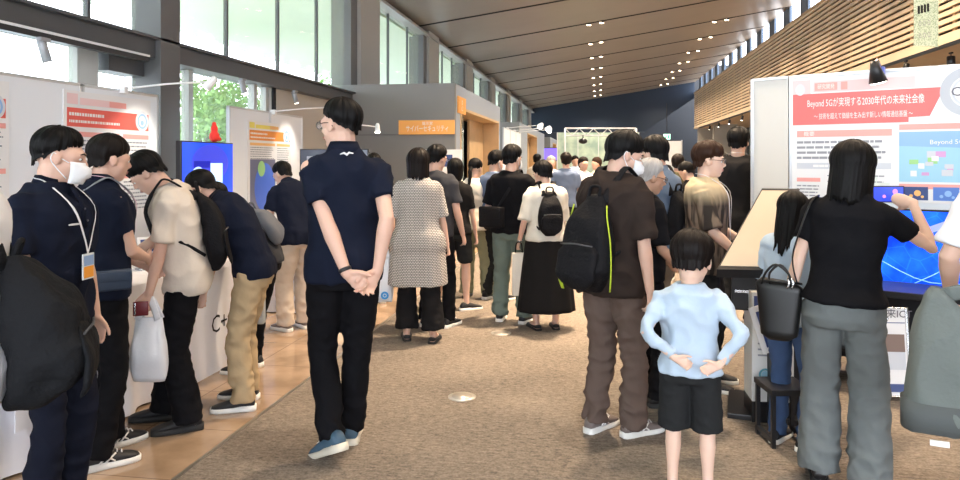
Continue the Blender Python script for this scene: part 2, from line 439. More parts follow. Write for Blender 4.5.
        for k in 'LR':
            S, E, Wp = s.S[k], s.E[k], s.Wr[k]; C = s.T(0, -.004, 1.34)
            tot = .285 + .25; L = sleeve * .285 if sleeve <= 1 else .285 + (sleeve - 1) * .25
            r0, r1 = .058 * slr, .058 * slr
            ax = (E - S).normalized()
            ellipsoid(bm, S + (C - S) * .10, (r0 * 1.0,) * 3)
            tube(bm, [S.lerp(C, .7), S.lerp(C, .02)], [r0 * 1.15, r0 * .98], 16)
            pts = [S + ax * .005]; rad = [r0 * 1.02]
            if sleeve <= 1:
                pts += [S.lerp(E, sleeve * .5), S.lerp(E, sleeve)]; rad += [r0 * .98, r0 * 1.02]
            else:
                pts += [S.lerp(E, .5), E, E.lerp(Wp, (sleeve - 1) * .5), E.lerp(Wp, sleeve - 1)]; rad += [.054 * slr, .048 * slr, .042 * slr, .034 * slr]
            if s.female: rad = [r * .9 for r in rad]
            tube(bm, pts, rad, 16)
        bm = remesh(bm, vox or max(s.vox * 1.25, .009), 5, s.folds(amp, zs=folds_z))
        s.shirto = obj(name, bm, m, s.root, True); return s.shirto
    def trousers(s, m, hemr=.062, knee=.066, thigh=.090, name='trousers', to=1.0, top=.96, amp=.010, ease=.006, vox=None, hemlift=0.0):
        bm = BM(); ring_loft(bm, [s.ring(z, ease, ease, e=2.4) for z in (.80, .84, .9, top)])
        for k, sg in (('L', -1), ('R', 1)):
            Hp, K, A = s.hip[k], s.kn[k], s.an[k]
            if to <= .5:      # shorts: to = fraction of whole leg
                f = to * 2; E2 = Hp.lerp(K, f); pts = [Hp + V((0, 0, .03)), Hp.lerp(K, f * .5), E2]; rad = [thigh, thigh * .97, hemr]
            else:
                A2 = A + V((0, 0, -.028 + hemlift)); pts = [Hp + V((0, 0, .03)), Hp.lerp(K, .45), K, K.lerp(A2, .5), A2]; rad = [thigh, thigh * .93, knee, (knee * .45 + hemr * .55), hemr]
            if s.female: rad = [r * 1.0 for r in rad]
            tube(bm, pts, rad, 18, sub=3)
        fo = s.folds(amp * .62, 9, 1.5); kz = (s.kn['L'].z + s.kn['R'].z) / 2
        def disp(c):
            q = 1.0 + .9 * math.exp(-((c.z - .16) / .09) ** 2) + .5 * math.exp(-((c.z - kz) / .07) ** 2)
            return fo(c) * q
        bm = remesh(bm, vox or max(s.vox * 1.25, .009), 4, disp)
        s.trou = obj(name, bm, m, s.root, True); return s.trou
    def skirt(s, m, hem=.35, flare=.10, name='skirt', amp=.008, top=1.0, pleat=.008, freq=16):
        bm = BM(); rings = []
        zs = [hem + (top - hem) * i / 16 for i in range(17)]
        for z in zs:
            t = (top - z) / (top - hem); base = s.ring(max(z, .88), .016, .016, 80, 2.1); c = sum(base, V((0, 0, 0))) / 80; out = []
            for i, p in enumerate(base):
                q = p - c; q.z = 0; rr_ = q.length; q.normalize()
                pl = pleat * t * math.sin(i * 2 * PI / 80 * freq + s.seed)
                pp = c + q * (rr_ + flare * t ** .8 + pl); pp.z = z - s.drop; out.append(pp)
            rings.append(out)
        ring_loft(bm, rings); fo = s.folds(amp, 5)
        return obj(name, bm, m, s.root, True)
    def shoes(s, m, sole=None, name='shoe', strap=None, laces=None, size=1.0, accents=None, low=False):
        sole = sole or mat('sole_white', (.75, .74, .70), .6, bump=.2); res = []
        for k in 'LR':
            M = s.FM[k] @ Matrix.Scale(size, 4)
            U = [(-.072, .026, .03, .070), (-.055, .034, .024, .098), (-.02, .037, .022, .100), (.02, .038, .022, .096), (.06, .041, .022, .084), (.10, .046, .022, .070), (.14, .048, .022, .058), (.175, .042, .022, .048), (.198, .028, .024, .038)]
            if low: U = [(a, b, c, min(d, .062 - (a + .05) * .1)) for a, b, c, d in U]
            bm = BM(); rings = []
            for (y, hw, z0, z1) in U:
                r_ = []
                for i in range(16):
                    t = 2 * PI * i / 16; c, q = math.cos(t), math.sin(t)
                    x = hw * math.copysign(abs(c) ** .75, c) * (1 if q < 0 else (1 - .35 * abs(q) ** 1.5)); zz_ = (z0 + z1) / 2 + (z1 - z0) / 2 * math.copysign(abs(q) ** .8, q)
                    r_.append(M @ V((x, y, zz_)))
                rings.append(r_)
            ring_loft(bm, rings); o = obj(name, bm, m, s.root, True); res.append(o)
            bm = BM(); rings = []
            for (y, hw) in [(-.082, .020), (-.070, .034), (-.03, .041), (.02, .041), (.06, .043), (.10, .049), (.14, .052), (.18, .045), (.202, .030), (.208, .018)]:
                zt = .030 if y > .05 else .036
                if low: zt = .02
                rings.append([M @ V(p) for p in [(-hw, y, .006), (-hw * .9, y, 0), (hw * .9, y, 0), (hw, y, .006), (hw, y, zt), (-hw, y, zt)]])
            ring_loft(bm, rings); obj('sole', bm, sole, o, True)
            if laces:
                bm = BM()
                for i in range(4):
                    y = .045 + i * .022; z = .096 - i * .0085
                    tube(bm, [M @ V((-.022, y, z - .006)), M @ V((0, y + .004, z + .003)), M @ V((.022, y, z - .006))], .0035, 6)
                obj('laces', bm, laces, o, True)
            if accents:
                bm = BM()
                for q in (-1, 1):
                    for (y0, y1) in ((.0, .05), (.03, .08), (.075, .02)):
                        tube(bm, [M @ V((q * .043, y0, .036)), M @ V((q * .042, (y0 + y1) / 2, .056)), M @ V((q * .036, y1, .074))], .0045, 6)
                obj('side_stripe', bm, accents, o, True)
        return res
    def collar(s, m, name='collar', r=.066, h=.032, open_=28):
        """folded polo collar round the neck"""
        bm = BM(); n = 30; rings = []
        a0, a1 = R(90 + open_), R(450 - open_)
        for i in range(n + 1):
            a = a0 + (a1 - a0) * i / n; c, q = math.cos(a), math.sin(a)
            P = lambda rr_, z: s.T(rr_ * c, rr_ * .95 * q - .006, z)
            zz_ = 1.452 - .022 * (q > 0) * q
            rings.append([P(r * .86, zz_ + .02), P(r * .84, zz_ + h + .008), P(r * .92, zz_ + h + .012), P(r * 1.28, zz_ - .012), P(r * 1.22, zz_ - .014)])
        ring_loft(bm, rings); return obj(name, bm, m, s.root, True)
    def surf(s, x, z, off=.03, back=False):
        """point just outside the shirt front (or back) at upright coordinates x, z"""
        e_ = getattr(s, 'es', .016) + .006; off = e_ + off - .020
        hw, hd, cy = lerp_tab(s.tab, z); hw = hw * s.w + e_; t = min(abs(x) / hw, .98)
        y = cy + (-1 if back else 1) * ((hd * (.5 + .5 * s.w) * s.fat) * (1 - t ** 2.4) ** (1 / 2.4) + off)
        return s.T(x, y, z)
    def ribbon(s, pts, w, t, m, name, parent=None, sub=4):
        c0 = s.T(0, 0, 1.2)
        def ref(p):
            q = p - s.T(0, 0, max(.9, min(1.4, p.z))); q = V((p.x - 0, p.y - c0.y, 0)) + V((0, 0, .6 if p.z > s.T(0, 0, 1.40).z - .02 else 0)); return q if q.length > .01 else V((0, 1, 0))
        bm = BM(); tube(bm, pts, 1.0, 8, ref, flat=(w / 2, t / 2), sub=sub); return obj(name, bm, m, parent or s.root, True)
    def lanyard(s, m, badge=True, low=1.10, x=.075, w=.010, bm_=None, shift=0.0, backonly=False):
        pts = [s.surf(shift, low, .042), s.surf(shift - x * .4, (low + 1.32) / 2, .036), s.surf(-x, 1.36, .034), s.T(-x * 1.0, .03, 1.462), s.T(-x * .8, -.035, 1.482), s.T(0, -.070, 1.486), s.T(x * .8, -.035, 1.482), s.T(x * 1.0, .03, 1.462), s.surf(x, 1.36, .034), s.surf(shift + x * .4, (low + 1.32) / 2, .036), s.surf(shift, low, .042)]
        o = s.ribbon(pts, w, .003, m, 'lanyard')
        if badge:
            c = s.surf(shift, low - .055, .050); a = s.ang(low)
            M = Matrix.Translation(c) @ Matrix.Rotation(-a, 4, 'X')
            b = BM(); box(b, -.04, .04, -.003, .003, -.055, .055, .002, M); q = obj('badge_holder', b, mat('badge_plastic', (.75, .80, .85), .12, coat=.5), o)
            b = BM(); box(b, -.034, .034, .003, .0045, -.048, 0, 0, M); obj('badge_card', b, mat('badge_orange', (.85, .35, .04), .5), q)
            b = BM(); box(b, -.034, .034, .003, .0045, .004, .046, 0, M); obj('badge_card', b, mat('badge_blue', (.25, .38, .62), .5), q)
        return o
    def mask(s):
        H = s.HM; bm = BM(); rows = []
        for i in range(9):
            z = .0 - .012 - i * .0115; row = []
            for j in range(15):
                a = R(-72 + 144 * j / 14); k = math.sin(PI * (i + 1.2) / 10.6)
                rx = .066 - .010 * (i / 8); ry = .066 + .022 * k
                y = math.cos(a) * ry + .026 + (.014 * max(0, math.cos(a * 1.6)) if 1 < i < 6 else 0); row.append(H @ V((math.sin(a) * rx, y, z)))
            rows.append(row)
        v = [[bm.verts.new(p) for p in r] for r in rows]
        for a, b in zip(v, v[1:]):
            for j in range(14): bm.faces.new([a[j], a[j + 1], b[j + 1], b[j]])
        o = obj('face_mask', bm, mat('mask_white', (.80, .82, .84), .8, bump=.3, bscale=60), s.root, True)
        sm = o.modifiers.new('s', 'SOLIDIFY'); sm.thickness = .0025
        for q in (-1, 1):
            b = BM(); tube(b, [H @ V(p) for p in [(q * .062, .045, -.018), (q * .074, .01, .0), (q * .083, -.014, .018), (q * .083, -.022, -.01), (q * .074, -.002, -.04), (q * .056, .042, -.085)]], .0022, 6, sub=4); obj('ear_loop', b, mat('mask_white', (1, 1, 1)), o, True)
    def glasses(s, m=None, lens=True):
        m = m or mat('glasses_frame', (.03, .025, .022), .25, metal=.3); H = s.HM
        r = BM()
        for q in (-1, 1):
            pts = [H @ V((q * .033 + .022 * math.cos(t), .1045 - .006 * abs(math.cos(t) * q + 0), .004 + .017 * math.sin(t))) for t in [2 * PI * i / 16 for i in range(17)]]
            tube(r, pts, .0017, 6)
            tube(r, [H @ V((q * .055, .098, .010)), H @ V((q * .078, .03, .012)), H @ V((q * .080, -.004, .010)), H @ V((q * .078, -.022, -.008))], .0020, 6)
        tube(r, [H @ V((-.011, .1065, .006)), H @ V((0, .109, .010)), H @ V((.011, .1065, .006))], .0018, 6)
        o = obj('glasses', r, m, s.root, True)
        if lens:
            for q in (-1, 1):
                b = BM(); rr_ = [b.verts.new(H @ V((q * .033 + .021 * math.cos(t), .1035, .004 + .016 * math.sin(t)))) for t in [2 * PI * i / 16 for i in range(16)]]
                b.faces.new(rr_); l = obj('lens', b, mat('lens', (.9, .95, 1), .02, alpha=.18), o)
                l.modifiers.new('s', 'SOLIDIFY').thickness = .0015
    def watch(s, k, m=None, w=.013):
        Wp, E = s.Wr[k], s.E[k]; d = (Wp - E).normalized(); c = Wp - d * .022
        b = BM(); r = .030 if not s.female else .026; tube(b, [c - d * w, c - d * w * .9, c + d * w * .9, c + d * w], [r * .9, r, r, r * .9], 18); return obj('wristband', b, m or mat('strap_black', (.02, .02, .022), .5), s.root, True)
    def belt(s, m=None, z=.95):
        b = BM(); ring_loft(b, [s.ring(z - .018, .012, .012), s.ring(z + .018, .012, .012)]); return obj('belt', b, m or mat('leather_black', (.02, .018, .017), .4), s.root, True)
    # ---- things carried: own top-level objects ----
    def carried(s, name, pt, label, cat, group=None):
        """an Empty at local point pt, in the figure's frame"""
        o = empty(name, (0, 0, 0), 0, label, cat, group); Mw = s.world() ; c = Mw @ V(pt)
        o.location = c; o.rotation_euler = s.root.rotation_euler.copy(); o.scale = s.root.scale.copy(); s.cpt = V(pt); return o
    def world(s):
        return Matrix.Translation(s.root.location) @ s.root.rotation_euler.to_matrix().to_4x4() @ Matrix.Scale(s.k, 4)
    def cobj(s, name, bm, m, root, smooth=True, label=None):
        for v in bm.verts: v.co -= s.cpt
        return obj(name, bm, m, root, smooth, label)
    def backpack(s, m, label, top=1.40, h=.44, w=.15, dep=.14, stripe=None, m2=None, off=.028, accents=None, zc=None, group=None, zipm=None, strapm=None, pocket=True, pkd=.38, amp=.005):
        zb = top - h; root = s.carried('backpack', s.T(0, -.14, zb), label, 'backpack', group)
        def prof(t):  # t 0..1 bottom->top: width, depth multipliers
            return (.86 + .14 * math.sin(PI * min(t * 1.35, 1)) - .22 * max(0, t - .62) / .38 * (t > .62), (.80 + .30 * math.sin(PI * min(1, t * .95 + .12))) * (1 - .35 * max(0, t - .7) / .3 * (t > .7)))
        def shell(z0, z1, y_in, dmul, wmul, n=12):
            bm = BM(); rings = []
            for i in range(n + 1):
                t = i / n; z = z0 + (z1 - z0) * t; tt = (z - zb) / h; pw, pd = prof(min(max(tt, 0), 1))
                en = min(1, (.25 + 3.5 * min(t, 1 - t)) ** .6) if min(t, 1 - t) < .2 else 1
                hw, hd, cy = lerp_tab(s.tab, min(z, 1.38)); yb = cy - hd * (.5 + .5 * s.w) * s.fat - off
                D = dep * pd * dmul * en; Wd = w * pw * wmul * en; r_ = []
                for k in range(24):
                    a = 2 * PI * k / 24; c, q = math.cos(a), math.sin(a)
                    r_.append(s.T(Wd * math.copysign(abs(c) ** .62, c), yb - y_in - D / 2 + D / 2 * math.copysign(abs(q) ** .62, q), z))
                rings.append(r_)
            ring_loft(bm, rings); return bm
        b = remesh(shell(zb, top, 0, 1, 1), .009, 3, s.folds(amp, 8)); s.cobj('main_compartment', b, m, root)
        if pocket:
            b = remesh(shell(zb + .02, zb + h * .55, dep * (1.05 - pkd * .5), pkd, .86, 8), .009, 2, s.folds(.004, 9)); pk = s.cobj('front_pocket', b, m2 or m, root)
            b = BM(); 
            hw, hd, cy = lerp_tab(s.tab, zb + h * .5); yb = cy - hd * s.fat - off - dep * (1.05 + pkd * .48)
            tube(b, [s.T(-w * .7, yb, zb + h * .50), s.T(0, yb - .012, zb + h * .515), s.T(w * .7, yb, zb + h * .50)], .004, 6); s.cobj('zipper', b, zipm or mat('zip', (.06, .06, .065), .4), pk)
        strapm = strapm or m
        for q in (-1, 1):
            x = .085 if not s.female else .072
            pts = [s.surf(q * .06, top - .035, .03, True), s.T(q * x, -.052, 1.475), s.T(q * (x + .008), .012, 1.478), s.surf(q * (x + .018), 1.38, .030), s.surf(q * (x + .03), 1.28, .030), s.surf(q * (x + .045), 1.18, .030), s.T(q * (lerp_tab(s.tab, 1.12)[0] * s.w + .035), -.01, 1.12), s.surf(q * (x + .03), max(zb + .05, 1.02), .035, True)]
            c0 = s.T(0, 0, 1.2)
            bm = BM()
            def ref(p, q=q): return V((p.x, p.y - c0.y, .9 if p.z > s.T(0, 0, 1.41).z else 0))
            tube(bm, pts[:6], 1, 8, ref, flat=(.025, .006), sub=4); s.cobj('shoulder_strap', bm, strapm, root); bm = BM(); tube(bm, pts[5:], 1, 8, ref, flat=(.010, .004), sub=4); s.cobj('strap_end', bm, strapm, root)
        b = BM(); tube(b, [s.surf(-.035, top - .01, .04, True), s.T(-.03, -.17, top + .035), s.T(.03, -.17, top + .035), s.surf(.035, top - .01, .04, True)], .008, 8, sub=4); s.cobj('handle', b, strapm, root)
        if accents:
            hw, hd, cy = lerp_tab(s.tab, 1.2); yb = cy - hd * s.fat - off - dep * .45
            for q in (-1, 1):
                b = BM(); pts = []
                for i in range(9):
                    t = .03 + .86 * i / 8; pw, pd = prof(t); pts.append(s.T(q * (w * pw + .004), yb - .02 * math.sin(PI * t), zb + h * t))
                tube(b, pts, 1, 8, V((q, 0, 0)), flat=(.0055, .003), sub=2); s.cobj('piping', b, accents, root)
        return root
# ================================================================ the hall
EXPO = EXPOSURE
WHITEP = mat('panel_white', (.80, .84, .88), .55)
WOOD = mat('light_wood', (.62, .42, .22), .5, var=.18, vscale=4)
GREYW = mat('grey_wall', (.20, .20, .195), .55, var=.06, vscale=2)
GREYL = mat('grey_panel_light', (.42, .41, .38), .55)
DARKM = mat('dark_steel', (.085, .088, .092), .42, metal=.2)
BLACK = mat('black_plastic', (.015, .015, .017), .35)
BLACKM = mat('black_matte', (.012, .012, .014), .8)
CHROME = mat('chrome', (.75, .76, .78), .25, metal=1)
WHITEM = mat('white_metal', (.80, .80, .80), .35)
LAMPW = mat('lamp_warm', (1, .9, .75), .3, emit=(1, .80, .55), es=14)
LAMPC = mat('lamp_white', (1, .95, .85), .3, emit=(1, .93, .82), es=9)
TXT = mat('print_grey', (.30, .31, .34), .7); TXTD = mat('print_dark', (.12, .12, .15), .7)
PWHITE = mat('paper_white', (.82, .82, .82), .35, spec=.5); PRED = mat('print_red', (.80, .13, .10), .4); PREDL = mat('print_pink', (.85, .38, .34), .4)
PPINK = mat('print_pale_pink', (.86, .62, .62), .4); PORG = mat('print_orange', (.85, .30, .05), .4); PORGL = mat('print_pale_orange', (.90, .52, .18), .4)
PBLUE = mat('print_blue', (.10, .22, .62), .4); PSKY = mat('print_sky', (.28, .48, .80), .4); PNAVY = mat('print_navy', (.04, .07, .22), .4)
PGREY = mat('print_pale_grey', (.60, .63, .68), .4); PGREEN = mat('print_green', (.35, .65, .25), .4); PYEL = mat('print_yellow', (.85, .75, .15), .4); PCYAN = mat('print_cyan', (.35, .62, .78), .4)
PMAG = mat('print_magenta', (.65, .35, .62), .4)

# ---- floor
def carpet(nt, tc):
    L = nt.links.new
    n1 = nt.nodes.new('ShaderNodeTexNoise'); n1.inputs['Scale'].default_value = 95; n1.inputs['Detail'].default_value = 2
    mp = nt.nodes.new('ShaderNodeMapping'); mp.inputs['Scale'].default_value = (22, 55, 1); L(tc.outputs['Object'], mp.inputs['Vector'])
    n2 = nt.nodes.new('ShaderNodeTexNoise'); n2.inputs['Scale'].default_value = 1; n2.inputs['Detail'].default_value = 2; L(mp.outputs['Vector'], n2.inputs['Vector'])
    n3 = nt.nodes.new('ShaderNodeTexNoise'); n3.inputs['Scale'].default_value = 1.6; n3.inputs['Detail'].default_value = 4
    L(tc.outputs['Object'], n1.inputs['Vector']); L(tc.outputs['Object'], n3.inputs['Vector'])
    a = nt.nodes.new('ShaderNodeMath'); a.operation = 'ADD'; L(n1.outputs['Fac'], a.inputs[0]); L(n2.outputs['Fac'], a.inputs[1])
    b = nt.nodes.new('ShaderNodeMath'); b.operation = 'MULTIPLY_ADD'; L(n3.outputs['Fac'], b.inputs[0]); b.inputs[1].default_value = .5; L(a.outputs[0], b.inputs[2])
    r = nt.nodes.new('ShaderNodeValToRGB'); r.color_ramp.elements[0].position = .38; r.color_ramp.elements[1].position = .82
    r.color_ramp.elements[0].color = (.072, .060, .050, 1); r.color_ramp.elements[1].color = (.31, .26, .21, 1)
    c = nt.nodes.new('ShaderNodeMath'); c.operation = 'MULTIPLY'; c.inputs[1].default_value = .5; L(b.outputs[0], c.inputs[0]); L(c.outputs[0], r.inputs['Fac'])
    bp = nt.nodes.new('ShaderNodeBump'); bp.inputs['Strength'].default_value = .5; bp.inputs['Distance'].default_value = .006; L(a.outputs[0], bp.inputs['Height'])
    L(bp.outputs['Normal'], nt.nodes['Principled BSDF'].inputs['Normal'])
    return r.outputs['Color']
def tiles(nt, tc):
    L = nt.links.new; bs = nt.nodes['Principled BSDF']
    bk = nt.nodes.new('ShaderNodeTexBrick'); bk.offset = 0; bk.inputs['Scale'].default_value = 1; bk.inputs['Brick Width'].default_value = .6; bk.inputs['Row Height'].default_value = .6
    bk.inputs['Mortar Size'].default_value = .004; bk.inputs['Color1'].default_value = (.43, .31, .21, 1); bk.inputs['Color2'].default_value = (.38, .27, .18, 1); bk.inputs['Mortar'].default_value = (.22, .15, .10, 1)
    L(tc.outputs['Object'], bk.inputs['Vector'])
    n = nt.nodes.new('ShaderNodeTexNoise'); n.inputs['Scale'].default_value = 3.5; n.inputs['Detail'].default_value = 6; L(tc.outputs['Object'], n.inputs['Vector'])
    mx = nt.nodes.new('ShaderNodeMix'); mx.data_type = 'RGBA'; mx.blend_type = 'MULTIPLY'; mx.inputs['Factor'].default_value = .6
    r = nt.nodes.new('ShaderNodeValToRGB'); r.color_ramp.elements[0].position = .35; r.color_ramp.elements[0].color = (.55, .5, .45, 1); r.color_ramp.elements[1].position = .65; r.color_ramp.elements[1].color = (1.2, 1.2, 1.2, 1)
    L(n.outputs['Fac'], r.inputs['Fac']); L(bk.outputs['Color'], mx.inputs['A']); L(r.outputs['Color'], mx.inputs['B'])
    bs.inputs['Specular IOR Level'].default_value = .6
    return mx.outputs['Result']
EDGE = -1.89
struct('floor', bx(EDGE, 10.5, -8, 53, -.1, .006), pattern_mat('carpet_floor', carpet, .95))
struct('floor_tiles', bx(-4.7, EDGE, -8, 53, -.1, .0), pattern_mat('polished_tile', tiles, .10))['kind'] = 'structure'
struct('trim_1', bx(EDGE - .015, EDGE + .01, -8, 53, 0, .0085), mat('strip_metal', (.30, .27, .23), .35, metal=.6))
# floor outlet covers in the carpet
for (px, py, nm) in ((462, 398, 'round metal floor outlet cover in the open carpet in front of the crowd'), (501, 334, 'round metal floor outlet cover on the carpet behind the sandalled woman')):
    d = CH * F / (py - HY); c = W(px, d)
    o = empty('floor_outlet', c, 0, nm, 'floor outlet', 'floor outlets')
    o['group'] = 'floor outlets'
    b = BM(); cyl(b, (0, 0, .005), (0, 0, .011), .085, 32); obj('rim', b, mat('outlet_metal', (.62, .58, .50), .35, metal=.5), o, True)
    b = BM(); cyl(b, (0, 0, .010), (0, 0, .013), .062, 28); obj('lid', b, mat('outlet_lid', (.50, .46, .40), .4, metal=.4), o, True)

# ---- ceiling: a sheet that sags to the left and climbs to the right, in panels across the hall
def cz(x): u = x + 4.6; return 4.72 + .14 * u + .0011 * u * u
def ceil_y(y): return 0.0055 * max(0, y - 5)
def ceil_fn(nt, tc):
    L = nt.links.new
    n = nt.nodes.new('ShaderNodeTexNoise'); n.inputs['Scale'].default_value = .8; n.inputs['Detail'].default_value = 4; L(tc.outputs['Object'], n.inputs['Vector'])
    r = nt.nodes.new('ShaderNodeValToRGB'); r.color_ramp.elements[0].color = (.245, .205, .17, 1); r.color_ramp.elements[1].color = (.33, .28, .235, 1); L(n.outputs['Fac'], r.inputs['Fac'])
    return r.outputs['Color']
CEILM = pattern_mat('ceiling_panel', ceil_fn, .38)
CEILM.node_tree.nodes['Principled BSDF'].inputs['Specular IOR Level'].default_value = .5
ce = empty('ceiling', (0, 0, 0)); ce['kind'] = 'structure'
SEAMS = [-8, -4.2, -.6, 3.0, 6.65, 10.3, 13.95, 17.6, 21.2, 24.85, 28.4, 32, 35.6, 39.2, 42.8, 46.2, 49]
for y0, y1 in zip(SEAMS, SEAMS[1:]):
    b = BM(); rings = []
    for i in range(25):
        x = -4.75 + 10.85 * i / 24; z = cz(x)
        rings.append([V((x, y0 + .03, z + ceil_y(y0))), V((x, y1 - .03, z + ceil_y(y1))), V((x, y1 - .03, z + ceil_y(y1) + .12)), V((x, y0 + .03, z + ceil_y(y0) + .12))])
    ring_loft(b, rings); struct('ceiling_panel', b, CEILM, ce)
for y0 in SEAMS[1:-1]:
    b = BM(); rings = []
    for i in range(25):
        x = -4.7 + 10.75 * i / 24; z = cz(x) + ceil_y(y0)
        rings.append([V((x, y0 - .05, z - .012)), V((x, y0 + .05, z - .012)), V((x, y0 + .05, z + .05)), V((x, y0 - .05, z + .05))])
    ring_loft(b, rings); struct('ceiling_joint', b, BLACKM, ce)
b = BM(); rings = []
for i in range(25):
    x = -4.8 + 10.9 * i / 24; z = cz(x) + .14
    rings.append([V((x, -8, z)), V((x, 49, z + ceil_y(49))), V((x, 49, z + ceil_y(49) + .06)), V((x, -8, z + .06))])
ring_loft(b, rings); struct('ceiling_backing', b, BLACKM, ce)
# recessed lamps in pairs along two lines
def lamp_power(y): return 1.0
li = 0
for row, (xr, tr) in enumerate(((-.32, .36), (3.75, .4))):
    for i, ys in enumerate(SEAMS[2:-1]):
        for q in (0, 1):
            x = xr + q * tr; y = ys + .22; z = cz(x) + ceil_y(y)
            o = empty('ceiling_lamp', (x, y, z), 0, 'small round recessed ceiling lamp in the %s line of paired lamps' % ('left' if row == 0 else 'right'), 'ceiling lamp', 'recessed lamps, %s line' % ('left' if row == 0 else 'right'))
            b = BM(); tube(b, [(0, 0, -.016), (0, 0, .01)], [.085, .085], 20); obj('rim', b, BLACKM, o, True)
            b = BM(); tube(b, [(0, 0, -.024), (0, 0, -.012)], [.060, .064], 20); obj('lens', b, LAMPW, o, True)
def area(name, loc, size, power, col, rot=(0, 0, 0), spread=None, shape='DISK', sy=None):
    l = bpy.data.lights.new(name, 'AREA'); l.energy = power; l.color = col; l.shape = shape; l.size = size
    if sy: l.size_y = sy
    if spread: l.spread = spread
    o = bpy.data.objects.new(name, l); COL.objects.link(o); o.location = loc; o.rotation_euler = rot; return o
WARM = (1, .76, .53); WARM1 = (1, .86, .70)
for i, ys in enumerate(SEAMS[2:-1]):
    if ys < 0: continue
    k = .35 if ys < 4 else (.8 if ys < 8 else 1.0)
    near = 5 < ys < 12
    area('downlight', (-.14, ys + .22, cz(-.14) + ceil_y(ys) - .06), .35, LP1 * k * (1.6 if near else 1), WARM if near else WARM1, spread=R(95 if near else 125))
    area('downlight', (3.95, ys + .22, cz(3.95) + ceil_y(ys) - .06), .35, LP2 * k * (1.5 if 5 < ys < 16 else 1), WARM, spread=R(125))

# ---- far end
YE = 49
b = BM()
def wallpoly(bm, pts, y0, y1):
    ring_loft(bm, [[V((x, y0, z)) for x, z in pts], [V((x, y1, z)) for x, z in pts]])
NAVY = mat('navy_wall', (.018, .032, .058), .5, spec=.4)
px_z = lambda px, py, d: (W(px, d).x, ZZ(py, d))
pts = [(-4.8, 3.35), (2.9, 3.35), (6.05, 5.55), (6.05, cz(6.05) + .6)] + [(x, cz(x) + .5) for x in (4, 2, 0, -2, -4.8)]
wallpoly(b, pts, YE - .3, YE); struct('wall_far', b, NAVY)
struct('wall_back', bx(-4.9, 10.5, YE + 2.6, YE + 2.8, 0, 8), mat('back_wall_dark', (.028, .029, .032), .7))
struct('wall_side', bx(-4.9, -4.7, YE, YE + 2.7, 0, 8), BLACKM)

# ---- right side: slatted timber wall over a soffit and a glass wall
XW = 6.0
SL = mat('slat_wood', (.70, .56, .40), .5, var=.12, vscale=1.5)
rw = empty('wall_right', (0, 0, 0)); rw['kind'] = 'structure'
b = BM()
for i in range(17):
    z = 3.60 + i * .132
    box(b, XW, XW + .05, -8, 48.4, z, z + .078)
struct('slats', b, SL, rw)
struct('slat_backing', bx(XW + .16, XW + .22, -8, 48.6, 3.55, 5.78), mat('slat_back', (.045, .030, .018), .8), rw)
b = BM()
for i in range(28): box(b, XW + .052, XW + .10, 1.5 + i * 1.75 - .04, 1.5 + i * 1.75 + .04, 3.56, 5.78)
struct('slat_posts', b, mat('post_wood', (.55, .36, .18), .6), rw)
struct('fascia', bx(XW - .02, XW + .2, -8, 48.6, 3.50, 3.60), SL, rw)
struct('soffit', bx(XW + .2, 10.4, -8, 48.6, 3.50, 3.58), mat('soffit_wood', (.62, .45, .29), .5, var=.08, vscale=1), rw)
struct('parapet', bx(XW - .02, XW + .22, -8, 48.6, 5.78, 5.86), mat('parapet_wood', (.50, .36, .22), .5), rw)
# clerestory
b = BM()
for i in range(24):
    y = -2 + i * 2.1; box(b, XW + .08, XW + .16, y - .42, y + .42, 5.86, cz(XW) + ceil_y(y) + .05)
struct('window_5', b, mat('mullion_blue', (.10, .14, .20), .5))
# glass wall under the soffit
gw = empty('window_6', (0, 0, 0)); gw['kind'] = 'structure'
GL = mat('glass_green', (.75, .88, .82), .04, alpha=.35, spec=.8)
struct('pane', bx(9.0, 9.02, 4, 47, 0.05, 3.5), GL, gw)
b = BM()
for i in range(16): y = 4 + i * 2.85; box(b, 8.95, 9.07, y - .05, y + .05, 0, 3.5)
box(b, 8.95, 9.07, 4, 47, 2.4, 2.5)
struct('frame', b, DARKM, gw)
struct('wall_glass_back', bx(10.4, 10.5, -8, 49, 0, 3.6), mat('room_beyond', (.34, .36, .33), .7))
struct('wall_north', bx(6.3, 7.6, 42.4, 42.7, 0, 3.5), mat('pale_grey_wall', (.42, .41, .38), .6))
struct('wall_north_end', bx(6.1, 10.4, 47.4, 47.6, 0, 3.5), mat('pale_grey_wall', (.42, .41, .38), .6))

# ---- left side: columns, steel beam, glass
XG = -4.6
COLY = [1.15, 6.58, 12.55, 18.0, 23.45, 28.9, 34.35, 39.8, 45.2]
for i, y in enumerate(COLY):
    if i == 2:   # stands behind the grey room's wall line
        pass
    struct('column_%d' % (i + 1), bx(XG - (.02 if i < 2 else .22), XG + (.30 if i < 2 else .16), y, y + .34, 0, 4.9, .006), mat('column_grey', (.125, .125, .125), .45, metal=.15))
    if i >= 2: struct('pier_%d' % (i + 1), bx(XG + .02, XG + .22, y + .36, y + 1.55, 0, 4.9), GREYL)
for o in COL.objects:
    if o.name.startswith(('column_', 'pier_')): o['kind'] = 'structure'
bmh = empty('trim_beam', (0, 0, 0)); bmh['kind'] = 'structure'
struct('beam', bx(XG - .1, XG + .24, -8, 12.5, 2.46, 2.64, .004), DARKM, bmh)
struct('beam_flange', bx(XG - .1, XG + .30, -8, 12.5, 2.64, 2.665), DARKM, bmh)
b = BM(); box(b, XG + .24, XG + .30, -8, 6.4, 2.40, 2.445); struct('track_rail', b, BLACK, bmh)
b = BM(); box(b, XG + .27, XG + .305, -8, 6.4, 2.445, 2.465); struct('track_web', b, WHITEM, bmh)
struct('beam_lower', bx(XG - .1, XG + .12, 6.05, 6.58, 2.28, 2.46), DARKM, bmh)
